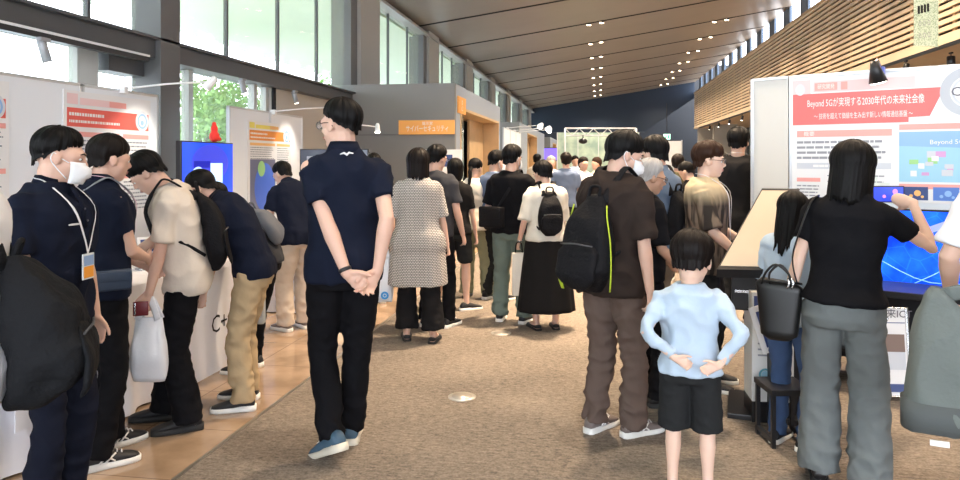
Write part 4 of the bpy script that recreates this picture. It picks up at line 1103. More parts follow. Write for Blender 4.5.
# ring emblem printed on the first cloth
em = empty('table_banner', (-2.60, 2.86, .40), PI / 2, 'white banner with a blue round emblem hung on the near table', 'banner')
obj('sheet', bx(0, .40, -.02, -.014, -.18, .31, .001), mat('banner_white', (.82, .84, .90), .6), em)
b = BM(); disk(b, .20, .17, .105, -.023, 32, .088); disk(b, .20, .17, .028, -.023, 20); rect(b, .19, .21, .17, .26, -.0235); obj('emblem', b, PSKY if False else mat('emblem_blue', (.06, .25, .62), .5), em)
em = empty('table_banner', (-2.60, 4.25, .22), PI / 2, 'white banner with black outlined lettering on the table front behind the khaki trousers', 'banner')
obj('sheet', bx(0, .95, -.02, -.014, -.22, .48, .001), mat('banner_white', (1, 1, 1)), em)
text_obj('lettering', 'C+', .17, BLACKM, em, (.26, -.023, .02))
# things on the tables
def flyer_stand(loc, rz, label, m_, w=.16, h=.22):
    o = empty('leaflet_stand', loc, rz, label, 'leaflet stand', 'leaflet stands on the tables')
    b = BM(); box(b, 0, w, -.004, .004, 0, h); bmesh.ops.rotate(b, verts=b.verts, cent=(0, 0, 0), matrix=Matrix.Rotation(R(-14), 3, 'X')); obj('leaflet', b, PWHITE, o)
    b = BM(); quadf(b, [(.015, -.006, h * .55), (w - .015, -.006, h * .55), (w - .015, -.006, h * .92), (.015, -.006, h * .92)]); bmesh.ops.rotate(b, verts=b.verts, cent=(0, 0, 0), matrix=Matrix.Rotation(R(-14), 3, 'X')); obj('picture', b, m_, o)
    obj('base', bx(0, w, -.01, .09, -.0, .008), mat('acrylic', (.8, .85, .9), .08, alpha=.4), o)
flyer_stand((-3.0, 3.75, .724), R(60), 'leaflet stand with blue picture on the table by the bending visitors', PBLUE)
flyer_stand((-2.95, 4.3, .724), R(60), 'leaflet stand with dark blue picture on the middle table', PNAVY)
flyer_stand((-3.15, 2.9, .724), R(60), 'leaflet stand with purple picture behind the masked man', mat('print_violet', (.35, .3, .7), .4))
# star shaped board
st = empty('star_sign', (-3.2, 7.05, .724), R(55), 'pale yellow star shaped card standing on the table under the globe poster', 'sign')
b = BM(); pts2 = [(.13 + (.17 if i % 2 == 0 else .075) * math.sin(PI * i / 5), .22 + (.17 if i % 2 == 0 else .075) * math.cos(PI * i / 5)) for i in range(10)]
wallpoly(b, pts2, -.006, .006); obj('star', b, mat('star_yellow', (.86, .80, .42), .5), st); obj('stand', bx(.12, .14, -.01, .01, 0, .12), WHITEM, st); obj('base', bx(.05, .21, -.05, .05, -.0, .008), WHITEM, st)
st = empty('model_box', (-2.98, 6.72, .724), R(40), 'orange topped exhibit box on the table under the globe poster', 'box')
obj('body', bx(0, .22, 0, .16, 0, .16, .006), mat('box_white', (.7, .72, .75), .4), st); obj('lid', bx(-.005, .225, -.005, .165, .16, .19, .004), PORGL, st)
# televisions
def screen_blue(nt, tc):
    L = nt.links.new; b = nt.nodes['Principled BSDF']
    v = nt.nodes.new('ShaderNodeTexVoronoi'); v.feature = 'DISTANCE_TO_EDGE'; v.inputs['Scale'].default_value = 7; L(tc.outputs['Object'], v.inputs['Vector'])
    n = nt.nodes.new('ShaderNodeTexNoise'); n.inputs['Scale'].default_value = 3; n.inputs['Detail'].default_value = 6; L(tc.outputs['Object'], n.inputs['Vector'])
    r = nt.nodes.new('ShaderNodeValToRGB'); e = r.color_ramp.elements; e[0].position = .0; e[0].color = (.01, .08, .60, 1); e[1].position = .03; e[1].color = (.004, .03, .50, 1)
    r2 = nt.nodes.new('ShaderNodeValToRGB'); e = r2.color_ramp.elements; e[0].position = .42; e[0].color = (.0, .01, .30, 1); e[1].position = .72; e[1].color = (.02, .22, .9, 1)
    L(v.outputs['Distance'], r.inputs['Fac']); L(n.outputs['Fac'], r2.inputs['Fac'])
    mx = nt.nodes.new('ShaderNodeMix'); mx.data_type = 'RGBA'; mx.blend_type = 'ADD'; mx.inputs['Factor'].default_value = .8; L(r.outputs['Color'], mx.inputs['A']); L(r2.outputs['Color'], mx.inputs['B'])
    L(mx.outputs['Result'], b.inputs['Emission Color']); b.inputs['Emission Strength'].default_value = .9
    return mx.outputs['Result']
def tv(loc, rz, w, h, label, scr, stand='floor', group=None, zb=1.0):
    o = empty('television', (loc[0], loc[1], 0), rz, label, 'television', group)
    obj('case', bx(-w / 2, w / 2, 0, .05, zb, zb + h, .006), BLACK, o)
    b = BM(); rect(b, -w / 2 + .012, w / 2 - .012, zb + .02, zb + h - .012, -.003); s_ = obj('display', b, scr, o)
    if stand == 'floor':
        b = BM(); tube(b, [(0, .08, .02), (0, .08, zb + h * .5)], .03, 12); obj('pole', b, BLACK, o, True); obj('foot', bx(-.3, .3, -.2, .3, 0, .03, .01), BLACK, o)
    else:
        for q in (-1, 1): obj('foot', bx(q * w * .3 - .02, q * w * .3 + .02, -.1, .14, zb - .06, zb, .004), BLACK, o)
    return o, s_
a = W(181, 6.15); c = W(233, 7.05); dv = c - a; m_ = (a + c) / 2
o, s_ = tv((m_.x, m_.y), math.atan2(dv.y, dv.x), dv.length, .66, 'blue television with white diagram on a stand beside the steel column', mat('screen_blue', (.02, .06, .6), .25, emit=(.012, .06, .72), es=1.0), zb=.955)
wv = dv.length
b = BM(); disk(b, -.19, 1.25, .14, -.006, 28, 0, 1); rect(b, -.33, -.05, 1.0, 1.25, -.0065) ; obj('diagram_dome', b, mat('screen_pale', (.5, .7, .9), .4, emit=(.42, .62, .85), es=.85), s_)
b = BM(); rect(b, .02, .24, 1.02, 1.42, -.006); obj('diagram_card', b, mat('screen_pale2', (.5, .7, .9), .4, emit=(.45, .68, .95), es=.9), s_)
b = BM(); disk(b, .03, 1.42, .17, -.0045, 28, 0, 1.9); obj('diagram_cloud', b, mat('screen_violet', (.05, .06, .6), .4, emit=(.008, .03, .42), es=.9), s_)
b = BM(); rect(b, -.26, .02, 1.38, 1.44, -.0056); obj('diagram_band', b, mat('screen_deep', (.0, .0, .3), .4, emit=(.0, .01, .34), es=.9), s_)
rz_ = math.atan2(dv.y, dv.x)
fg = empty('toy_figure', a.lerp(c, .66) + V((-math.sin(rz_) * .025, math.cos(rz_) * .025, 1.617)), rz_, 'small red soft figure sitting on top of the blue television', 'toy')
b = BM(); ellipsoid(b, (0, 0, .05), (.055, .045, .055)); ellipsoid(b, (0, 0, .12), (.035, .032, .045)); ellipsoid(b, (.06, -.01, .03), (.045, .02, .022)); ellipsoid(b, (-.03, -.01, .028), (.03, .02, .02)); obj('body', remesh(b, .008, 2), mat('toy_red', (.80, .04, .03), .7), fg, True)
b = BM(); ellipsoid(b, (0, .002, .165), (.022, .02, .022)); obj('cap', b, mat('toy_red', (1, 0, 0)), fg, True)
c = W(334, 9.1); o, s_ = tv((c.x, c.y), TH, .86, .52, 'black television behind the tall man in glasses', mat('screen_dark', (.03, .04, .06), .12, emit=(.05, .06, .09), es=.5), zb=1.07)
b = BM(); rect(b, -.34, .1, 1.25, 1.5, -.006); obj('picture', b, mat('screen_greyblue', (.2, .22, .28), .3, emit=(.16, .18, .24), es=.5), s_)
# right television under the big poster
sB = mat('screen_network', (0, 0, 0)); MATS.pop('screen_network'); bpy.data.materials.remove(sB)
SCN = pattern_mat('screen_network', screen_blue, .2)
dB = (B_ - A).normalized(); nB = V((dB.y, -dB.x, 0))
tvc = onB(.86, .30)
o, s_ = tv((tvc.x, tvc.y), rzB, 1.10, .64, 'large television showing bright blue network graphics under the big red poster', SCN, zb=.47)
b = BM(); quadf(b, [(.06, -.006, .98), (.10, -.006, .95), (.30, -.006, 1.04), (.28, -.006, 1.08)]); rect(b, .30, .5, .93, 1.08, -.005); obj('graphic', b, mat('screen_lilac', (.3, .35, .9), .4, emit=(.16, .20, .85), es=1), s_)
b = BM(); tube(b, [(-.2, -.006, .75), (.1, -.006, .62), (.5, -.006, .66)], .003, 6, V((0, 1, 0)), sub=4); tube(b, [(-.5, -.006, .62), (-.1, -.006, .56), (.3, -.006, .80)], .003, 6, V((0, 1, 0)), sub=4); obj('graphic_lines', b, mat('screen_cyan', (.3, .7, 1), .4, emit=(.25, .55, 1), es=.6), s_)
# slanted information table: a big pale display on a sloping frame
ki = empty('slanted_display', W(762, 4.35), TH - R(62), 'large slanted display with pale screen in a black frame beside the child', 'display')
# corners of the sloping screen: low edge towards the child, high edge at the back
zlo, zhi = .88, 1.27
P1 = W(717, 3.75, zlo); P2 = W(762, 4.5, zhi); P3 = W(800, 4.45, zhi); P4 = W(763, 3.72, zlo)
ki.location = V(((P1.x + P3.x) / 2, (P1.y + P3.y) / 2, 0)); ki.rotation_euler = (0, 0, 0)
K = lambda p: p - ki.location
nrm = (P2 - P1).cross(P4 - P1).normalized(); nrm = -nrm if nrm.z < 0 else nrm
def slab(bm, q, t0, t1): ring_loft(bm, [[K(p) + nrm * t0 for p in q], [K(p) + nrm * t1 for p in q]])
cc = (P1 + P2 + P3 + P4) / 4; inn = [cc + (p - cc) * .93 for p in (P1, P2, P3, P4)]
b = BM(); slab(b, (P1, P2, P3, P4), -.05, 0); obj('frame', b, BLACK, ki)
b = BM(); slab(b, inn, 0.0, .003); obj('display', b, mat('display_reflection', (.42, .35, .27), .08, emit=(.75, .60, .44), es=.22, coat=.3), ki)  # cream tone and faint glow stand in for the timber soffit's reflection
pc = K(cc); b = BM(); rzk = TH - R(20)
Mk = Matrix.Translation(V((pc.x + .05, pc.y + .08, 0))) @ Matrix.Rotation(rzk, 4, 'Z')
box(b, -.10, .16, -.10, .14, 0.03, .98, .006, Mk); obj('pedestal', b, BLACK, ki)
b = BM(); box(b, -.20, .24, -.16, .20, 0.60, .80, .01, Mk); obj('control_housing', b, BLACK, ki)
b = BM(); box(b, -.18, .22, -.166, -.158, .70, .715, .001, Mk); obj('trim_strip', b, CHROME, ki)
b = BM(); box(b, -.22, .26, -.22, .24, 0.0, .035, .006, Mk); obj('foot', b, BLACK, ki)
# black equipment desk under the television and kiosk
dk = empty('equipment_desk', onB(.10, .75), rzB, 'black desk loaded with equipment under the slanted display', 'desk')
obj('desktop', bx(-.10, 1.6, -.22, .22, .60, .64, .004), BLACK, dk)
for x, y_ in ((-.08, -.2), (-.08, .2), (1.56, -.2), (1.56, .2)): obj('leg', bx(x, x + .03, y_ - .015, y_ + .015, 0, .60), BLACK, dk)
obj('shelf', bx(-.08, 1.57, -.19, .19, .22, .24), BLACK, dk)
obj('back_panel', bx(-.08, 1.57, .18, .19, .1, .60), BLACKM, dk)
for i, (x, z, w_, h_) in enumerate(((.0, .64, .30, .05), (.32, .64, .2, .08), (-.05, .70, .25, .03))):
    o = empty('equipment_box', dk.matrix_world @ V((0, 0, 0)), 0)
    o.location = onB(.10 + x, .75 - .0, z); o.rotation_euler = (0, 0, rzB); tag(o, ['flat black equipment box on the desk beside the handbag', 'taller black equipment box on the desk behind the handbag', 'thin silver edged box lying on the flat black equipment box'][i], 'equipment box')
    if i == 2: o.location = onB(.08, .75, .69)
    obj('case', bx(0, w_, -.14, .14, 0, h_, .006), BLACK, o); b = BM(); rect(b, .02, w_ - .02, h_ * .3, h_ * .6, -.142); obj('front_strip', b, CHROME, o)
# white carton with emblem, tilted flyer, stool
ct = empty('carton', W(752, 3.98), TH - R(8), 'tall white printed carton standing on the carpet beside the child', 'carton')
cw, chh = 40 / F * 3.98, .60
obj('body', bx(0, cw, 0, .20, .12, .12 + chh, .004), mat('carton_white', (.72, .72, .70), .5), ct)
obj('base', bx(.0, cw, 0, .20, 0, .12, .004), BLACK, ct)
b = BM(); disk(b, .07, .27, .035, -.003, 24, .024); obj('emblem', b, mat('emblem_teal', (.12, .35, .45), .5), ct)
b = BM(); disk(b, .07, .27, .022, -.0035, 20); obj('emblem_core', b, PCYAN, ct)
b = BM(); print_rows(b, .03, cw - .02, .36, .52, -.003, 5, .7, 5, .3, (.02, .05)); print_rows(b, .12, cw - .02, .22, .32, -.003, 3, .7, 6, .4, (.02, .04)); obj('lettering', b, TXT, ct)
b = BM(); rect(b, .01, .10, .64, .70, -.003); obj('label_patch', b, PNAVY, ct)
fl = empty('flyer', W(763, 3.9, .40), TH, 'tilted white flyer with navy blocks leaning in front of the carton', 'flyer')
Mx = Matrix.Rotation(R(-18), 4, 'Y')
obj('sheet', box(BM(), 0, .13, -.005, .0, 0, .26, 0, Mx), PWHITE, fl)
b = BM(); rect(b, .03, .10, .15, .23, -.008); rect(b, .03, .10, .03, .11, -.008)
for v in b.verts: v.co = Mx @ v.co
obj('picture', b, PNAVY, fl)
b = BM(); box(b, .05, .08, .0, .07, -.40, .05); obj('stand', b, BLACK, fl)
so = empty('step_stool', W(780, 3.72), TH, 'low black step stool on the carpet in front of the carton', 'stool')
obj('seat', bx(-.09, .12, -.12, .12, .27, .30, .004), BLACK, so)
for x in (-.085, .095):
    for y_ in (-.11, .09): obj('leg', bx(x, x + .02, y_, y_ + .02, 0, .27), BLACK, so)
    obj('stretcher', bx(x, x + .02, -.11, .11, .03, .05), BLACK, so)
# framed floor sign beside the woman in grey trousers
fs = empty('floor_sign', W(866, 4.35), TH - R(4), 'silver framed floor sign with photo and navy footer behind the grey trousers', 'sign')
fw, f0, f1 = 44 / F * 4.35, ZZ(425, 4.35) , ZZ(309, 4.35)
f0 = .03; Mx = Matrix.Rotation(R(-7), 4, 'X')
obj('sheet', box(BM(), 0, fw, 0, .012, f0, f1, 0, Mx), PWHITE, fs)
b = BM(); tube(b, [Mx @ V(p) for p in [(0, 0, f0), (fw, 0, f0), (fw, 0, f1), (0, 0, f1), (0, 0, f0)]], .012, 8, V((0, 1, 0))); obj('frame', b, CHROME, fs)
def fr(nm_, m_, x0, x1, z0, z1, yy=-.004):
    b = BM(); rect(b, x0 * fw, x1 * fw, f0 + (f1 - f0) * z0, f0 + (f1 - f0) * z1, yy)
    for v in b.verts: v.co = Mx @ v.co
    obj(nm_, b, m_, fs)
fr('footer', PNAVY, .05, .95, .05, .14); fr('photo', mat('photo_brown', (.20, .13, .10), .4), .10, .92, .50, .70); fr('photo', PGREY, .05, .92, .30, .50); fr('photo_patch', PBLUE, .05, .3, .42, .52, -.006); fr('rule', PNAVY, .1, .95, .825, .835)
fr('heading', PREDL, .1, .5, .76, .79)
q = text_obj('lettering', '未来ICT', .06, TXTD, fs, tuple(Mx @ V((.08, -.006, f0 + (f1 - f0) * .87))))
b = BM(); tube(b, [(fw * .5, .02, f1 * .9), (fw * .5, .30, .02)], .008, 8, V((1, 0, 0))); obj('rear_leg', b, CHROME, fs, True)

# ---- outside
OUT = mat('pavement', (.78, .78, .74), .8, var=.08)
struct('ground_outside', bx(-40, XG - .2, -20, 70, -.3, -.02), OUT)
struct('eave', bx(-10.2, XG - .12, -20, 60, 4.62, 4.75), mat('eave_pale', (.58, .66, .50), .6, var=.06, vscale=.5))
for o in COL.objects:
    if o.name.startswith(('ground_outside', 'eave', 'beam_', 'room_', 'wall_')) and not o.parent: o['kind'] = 'structure'
LEAF = mat('leaf_green', (.13, .30, .05), .6, var=.5, vscale=1.2); LEAF2 = mat('leaf_light', (.24, .40, .09), .6, var=.5, vscale=1.2); BARK = mat('bark', (.12, .08, .05), .9, bump=.6, bscale=14)
def tree(x, y, h, r, label, lm, seed, n=2600):
    rr = random.Random(seed); t = empty('tree', (x, y, 0), 0, label, 'tree', None)
    b = BM(); tube(b, [(0, 0, 0), (.05, 0, h * .35), (.0, .1, h * .7)], [.14, .10, .05], 10)
    for i in range(6):
        a = rr.uniform(0, 6.28); z = h * rr.uniform(.3, .55); tube(b, [(0, 0, z), (math.cos(a) * r * .5, math.sin(a) * r * .5, z + r * .5)], [.05, .02], 6)
    obj('trunk', b, BARK, t, True)
    vs, fs = [], []; blobs = [(V((rr.uniform(-.6, .6) * r, rr.uniform(-.6, .6) * r, h * rr.uniform(.32, .92))), r * rr.uniform(.35, .6)) for _ in range(16)]
    for i in range(n):
        c, br = rr.choice(blobs); dv_ = V((rr.gauss(0, 1), rr.gauss(0, 1), rr.gauss(0, 1))).normalized() * br * rr.uniform(.6, 1.05); p = c + dv_
        s_ = rr.uniform(.05, .11); u = V((rr.gauss(0, 1), rr.gauss(0, 1), rr.gauss(0, 1))).normalized() * s_; w_ = u.cross(V((rr.gauss(0, 1), rr.gauss(0, 1), rr.gauss(0, 1)))).normalized() * s_ * .6
        k = len(vs); vs += [p - u, p + w_, p + u, p - w_]; fs.append((k, k + 1, k + 2, k + 3))
    me = bpy.data.meshes.new('foliage'); me.from_pydata(vs, [], fs); me.materials.append(lm); o = bpy.data.objects.new('foliage', me); COL.objects.link(o); o.parent = t
    return t
def outp(px, X): d = at_plane_x(px, X); return W(px, d)
for i, (px, X, h, r, lab) in enumerate(((205, -9.5, 3.4, 1.4, 'leafy green tree outside the window above the blue screen'), (226, -12, 4.0, 1.4, 'light green tree outside right of the blue screen'), (290, -14.5, 5.4, 1.7, 'leafy tree seen through the upper glass above the globe poster'), (328, -10.8, 5.0, 1.4, 'green tree outside where the glass meets the grey room'), (400, -14, 6.0, 2.2, 'tree seen through the high glass above the orange sign'), (250, -20, 4.6, 1.8, 'distant pale tree outside between the window frames'))):
    p = outp(px, X); tree(p.x, p.y, h, r, lab, LEAF if i % 2 else LEAF2, i + 3)
hs_ = empty('building', (-30, 8, 0), 0, 'pale white building outside the windows', 'building')
obj('wall', bx(-3, 3, -26, 30, 0, 3.4), mat('building_white', (.8, .8, .8), .8), hs_)
b = BM(); box(b, -3.2, 3.2, -26.2, 30.2, 3.4, 3.6); obj('roof', b, mat('building_grey', (.55, .55, .55), .8), hs_)
for i in range(6): obj('window', bx(3, 3.03, -20 + i * 8, -16 + i * 8, 1, 2.4), mat('pane_grey', (.4, .45, .5), .2), hs_)
# ---- sky
wd_ = bpy.data.worlds.new('sky'); sc.world = wd_; wd_.use_nodes = True; nt = wd_.node_tree; bg = nt.nodes['Background']
tc = nt.nodes.new('ShaderNodeTexCoord'); sp_ = nt.nodes.new('ShaderNodeSeparateXYZ'); rp = nt.nodes.new('ShaderNodeValToRGB')
rp.color_ramp.elements[0].position = .45; rp.color_ramp.elements[0].color = (.85, .90, 1, 1); rp.color_ramp.elements[1].position = 1; rp.color_ramp.elements[1].color = (.62, .78, 1, 1)
nt.links.new(tc.outputs['Generated'], sp_.inputs[0]); nt.links.new(sp_.outputs['Z'], rp.inputs['Fac']); nt.links.new(rp.outputs['Color'], bg.inputs['Color'])
bg.inputs['Strength'].default_value = WS
# ================================================================ the visitors
NAVY_C = cloth('navy', (.0085, .0115, .024)); BLK = cloth('black', (.006, .006, .0075), .85); BLK2 = cloth('soft_black', (.012, .0115, .012)); CREAM = cloth('cream', (.66, .58, .49)); KHAKI = cloth('khaki', (.42, .31, .18)); BEIGE = cloth('beige', (.55, .46, .37))
BROWN = cloth('brown', (.028, .020, .017)); BROWNT = cloth('brown_trouser', (.115, .082, .068)); OLIVE = cloth('olive', (.22, .22, .14)); GGREEN = cloth('grey_green', (.15, .19, .16)); GREYT = cloth('grey_trouser', (.145, .16, .16))
LBLUE = cloth('light_blue', (.44, .54, .65)); WHITEC = cloth('white', (.78, .78, .80)); DENIM = cloth('denim', (.13, .18, .26)); BGREY = cloth('blue_grey', (.13, .17, .26)); DGREY = cloth('dark_grey', (.045, .046, .052)); CHAR = cloth('charcoal', (.020, .021, .022)); OLIVEB = cloth('olive_brown', (.10, .09, .05)); NAVYT = cloth('navy_trouser', (.009, .011, .021)); CREAM2 = cloth('pale_cream', (.68, .64, .56))
BPM = cloth('bag_black', (.009, .009, .0105), .7, .5, 60); BPG = cloth('bag_dark_grey', (.012, .013, .015), .75, .5, 60); SLING = cloth('bag_grey_green', (.15, .17, .16), .8, .4, 50)
SHB = mat('shoe_black', (.016, .016, .018), .6, bump=.2); SHN = mat('shoe_blue', (.05, .10, .15), .6, bump=.25); SHLEA = mat('shoe_leather', (.012, .011, .011), .3); SHG = mat('shoe_grey', (.16, .13, .12), .6)
SOLEW = mat('sole_white', (.75, .74, .70), .6); SOLEB = mat('sole_black', (.02, .02, .02), .7); LACEW = mat('lace_white', (.75, .73, .7), .7)
LANW = mat('lanyard_white', (.72, .72, .74), .7); LANP = mat('lanyard_pink', (.62, .42, .50), .7); LANB = mat('lanyard_black', (.02, .02, .025), .6)
LEA = mat('leather_bag', (.006, .006, .006), .38); PLAST = mat('plastic_bag', (.80, .82, .86), .35, alpha=.93, bump=.3, bscale=18)
def back_logo(f):
    b = BM(); M = [f.surf(x, z, .030, True) for x, z in ((-.030, 1.432), (-.012, 1.438), (.002, 1.430), (.012, 1.440), (.032, 1.436))]
    tube(b, M, [.002, .005, .006, .005, .002], 6, V((0, 1, 0))); return obj('logo', b, LANW, f.shirto if False else f.root)
def chest_logo(f, x=.085, z=1.29):
    b = BM(); tube(b, [f.surf(x - .035, z, .026), f.surf(x, z, .026), f.surf(x + .02, z, .026)], [.004, .0045, .003], 6, V((0, 1, 0))); return obj('logo', b, LANW, f.root)
def placket(f, m):
    b = BM(); tube(b, [f.surf(0, 1.44, .026), f.surf(0, 1.38, .024), f.surf(0, 1.27, .022)], 1, 8, lambda p: V((0, 1, .05)), flat=(.015, .005)); o = obj('placket', b, m, f.root, True)
    for z in (1.40, 1.35, 1.30):
        b = BM(); ellipsoid(b, f.surf(0, z, .030), (.005, .003, .005), None, 10, 6); obj('button', b, mat('button_dark', (.05, .05, .07), .3), o, True)
def wpt(f, p): return f.world() @ V(p)
def plastic_bag(f, k, w, h, label, m=None, marks=None, group=None, dz=-.09, dx=0.0, dy=0.0, rz=None, open_=.05):
    hp = f.Wr[k] + V((dx, dy, dz)); c = wpt(f, hp); o = empty('plastic_bag', (c.x, c.y, c.z - h - .07), (TH if rz is None else rz), label, 'bag', group)
    b = BM(); rings = []; sd = f.seed
    for i in range(14):
        t = i / 13; z = h * t; ww = w / 2 * (.88 + .12 * math.sin(PI * min(1, t * 1.4))) * (1 - .18 * t ** 3); dd = .055 * (math.sin(PI * min(t * .9 + .1, 1)) * .8 + .25) * (1 if t < .95 else .6)
        if i == 0: ww *= .96; dd = .02
        rings.append([V((ww * math.copysign(abs(math.cos(a)) ** .6, math.cos(a)), dd * math.copysign(abs(math.sin(a)) ** .8, math.sin(a)), z)) + V((0, 1, 0)) * .012 * noise.noise(V((math.cos(a) * 3, z * 12, sd))) for a in [2 * PI * q / 28 for q in range(28)]])
    vr = ring_loft(b, rings, cap=False); b.faces.new(list(reversed(vr[0])))
    obj('body', b, m or PLAST, o, True)
    for q in (-1, 1):
        b = BM(); tube(b, [(-w * .28, q * .02, h - .01), (-w * .12, q * .012, h + .07), (0, 0, h + .10), (w * .12, q * .012, h + .07), (w * .28, q * .02, h - .01)], 1, 8, V((0, 1, 0)), flat=(.018, .003), sub=3); obj('handle', b, m or PLAST, o, True)
    if marks:
        for (x, z, r, mm) in marks:
            b = BM(); disk(b, x, z, r, -.062, 20, r * .5); disk(b, x, z, r * .3, -.062, 10); obj('print', b, mm, o)
    return o
def pouch(f, label, m, x, z, w, h, d, strapm, back=True, yaw=0, name='waist_pouch', cat='bag', at=None):
    c = f.T(*at) if at else f.surf(x, z, .03 + d / 2, back); r = f.carried(name, c, label, cat)
    b = BM(); box(b, -w / 2, w / 2, -d / 2, d / 2, -h / 2, h / 2, min(.018, d * .3), Matrix.Translation(c) @ Matrix.Rotation(R(yaw), 4, 'Z')); f.cobj('body', b, m, r)
    b = BM(); box(b, -w / 2 + .01, w / 2 - .01, -d / 2 - .004, -d / 2 + .002, -h * .05, h * .40, .003, Matrix.Translation(c) @ Matrix.Rotation(R(yaw), 4, 'Z')); f.cobj('flap', b, m, r)
    return r, c
def strap_over(f, r, pts, m, w=.03, name='strap'):
    c0 = f.T(0, 0, 1.2); b = BM()
    def ref(p): return V((p.x, p.y - c0.y, .8 if p.z > f.T(0, 0, 1.41).z else 0.02))
    tube(b, pts, 1, 8, ref, flat=(w / 2, .0035), sub=4); return f.cobj(name, b, m, r)

# ---- masked staff member at the near left
f = Fig('person in navy polo shirt, white face mask and white lanyard badge at the left', 52, 2.88, 1.575, 124, head=(8, -26, 0), vox=.0065, w=1.13, seed=3, armL=dict(w=(-.24, .05, .82)), armR=dict(w=(.22, .12, .86)))
f.body(); f.shirt(NAVY_C, hem=.84, sleeve=.66, ease=.020, slr=1.08, amp=.014); f.trousers(NAVYT, hemr=.075); f.shoes(SHB, SOLEB); f.mask(); f.collar(NAVY_C); placket(f, NAVY_C); chest_logo(f, .085)
f.hair(HBLACK, ends=(64, 76, 96, 110, 114), T=.016, amp=.010, seed=None) if False else f.hair(HBLACK, ends=(68, 76, 89, 107, 114), T=.017, amp=.013, drops=(0, 0, 0, .012, .035))
f.lanyard(LANW, low=1.16)
# ---- backpack wearer cut by the left edge
f = Fig('person in white shirt carrying a big dark backpack, cut by the left edge', -48, 2.0, 1.62, -76, vox=.012, seed=5)
f.body(face=False); f.shirt(WHITEC, hem=.80, sleeve=.7, ease=.03); f.trousers(NAVYT); f.shoes(SHB, SOLEB); f.hair(HBLACK)
f.backpack(BPG, 'big dark grey backpack with zips filling the lower left corner', top=1.235, h=.46, w=.165, dep=.20, pkd=.12, amp=.014)
# ---- second staff member, navy polo with pouch
f = Fig('person in navy polo shirt and black trousers with a blue pouch on a grey strap', 101, 3.49, 1.565, 68, hunch=4, head=(8, 6, 0), vox=.007, seed=8, w=1.06, armR=dict(w=(-.03, .25, 1.03), hint=(1, -.7, -.5)), armL=dict(w=(-.15, .30, .97)), legL=dict(a=(-.12, .10)), legR=dict(a=(.10, -.06)))
f.body(); f.shirt(NAVY_C, hem=.86, sleeve=.62, ease=.022, slr=1.05); f.trousers(BLK, hemr=.070); f.shoes(SHB, SOLEW, accents=LACEW, laces=LACEW); f.collar(NAVY_C); f.lanyard(LANP, badge=False, low=1.2, w=.018)
f.hair(HDARK, ends=(76, 84, 99, 112, 114), T=.022, amp=.010)
r, c = pouch(f, 'navy blue waist pouch worn by the person with the grey strap', mat('pouch_blue', (.022, .040, .075), .5), .13, .975, .19, .105, .04, None, yaw=80, at=(.195, -.03, .965))
strap_over(f, r, [f.surf(-.13, 1.04, .03, True), f.surf(-.04, 1.20, .03, True), f.surf(.05, 1.36, .032, True), f.T(.085, -.05, 1.462), f.T(.088, .02, 1.468), f.surf(.06, 1.36, .034), f.surf(-.05, 1.18, .032), f.T(-.19, .04, 1.03)], mat('strap_grey', (.22, .24, .26), .7), .028)
# ---- cream t-shirt visitor looking down
f = Fig('person in cream t-shirt and black trousers bending their head over the table', 180, 3.95, 1.54, -84, lean=9, hunch=20, hipy=-.03, head=(42, 0, 0), vox=.007, seed=11, armL=dict(w=(-.19, .15, .80), hint=(-.3, -1, 0)), armR=dict(w=(.12, .36, .95)), legL=dict(a=(-.10, -.06)), legR=dict(a=(.13, .10)))
f.body(); f.shirt(CREAM, hem=.80, sleeve=.85, ease=.027, slr=1.16); f.trousers(BLK, top=.90, hemr=.088, knee=.080, thigh=.10); f.shoes(SHB, SOLEB)
f.hair(HBLACK, ends=(80, 88, 100, 110, 113), T=.024, amp=.010, drops=(0, 0, .012, .03, .045))
f.backpack(BPM, 'black backpack on the cream t-shirt visitor bending their head', top=1.36, h=.44, w=.14, dep=.12, pocket=True, pkd=.14)
plastic_bag(f, 'L', .19, .33, 'white plastic bag hanging from the hand of the cream t-shirt visitor', dz=-.06)
o = f.carried('wallet', f.Wr['L'] + V((-.03, .03, -.07)), 'small dark red wallet in the hand of the cream t-shirt visitor', 'wallet'); b = BM(); box(b, -.008, .008, -.03, .05, -.05, .03, .004, Matrix.Translation(f.cpt)); f.cobj('case', b, mat('wallet_red', (.14, .01, .015), .4), o)
b = BM(); box(b, -.0095, .0095, .035, .045, -.045, .025, .001, Matrix.Translation(f.cpt)); f.cobj('clasp', b, CHROME, o)
# ---- khaki trousers, bending
f = Fig('person in navy polo shirt and khaki trousers bending forward over the table', 243, 4.28, 1.49, -76, lean=26, hunch=24, hipy=-.07, head=(34, 0, 0), vox=.007, seed=13, armL=dict(w=(-.19, .20, .80), hint=(-.2, -1, 0)), armR=dict(w=(.16, .42, .92)), legL=dict(a=(-.11, -.03)), legR=dict(a=(.13, .0)))
f.body(); f.shirt(NAVY_C, hem=.86, sleeve=.64, ease=.022, slr=1.05); f.trousers(KHAKI, hemr=.078, knee=.078, thigh=.10, amp=.014); f.shoes(SHB, SOLEW); f.collar(NAVY_C)
f.hair(HBLACK, ends=(64, 76, 96, 110, 112), T=.014, amp=.006); f.lanyard(LANB, badge=False, low=1.15, w=.014); f.glasses()
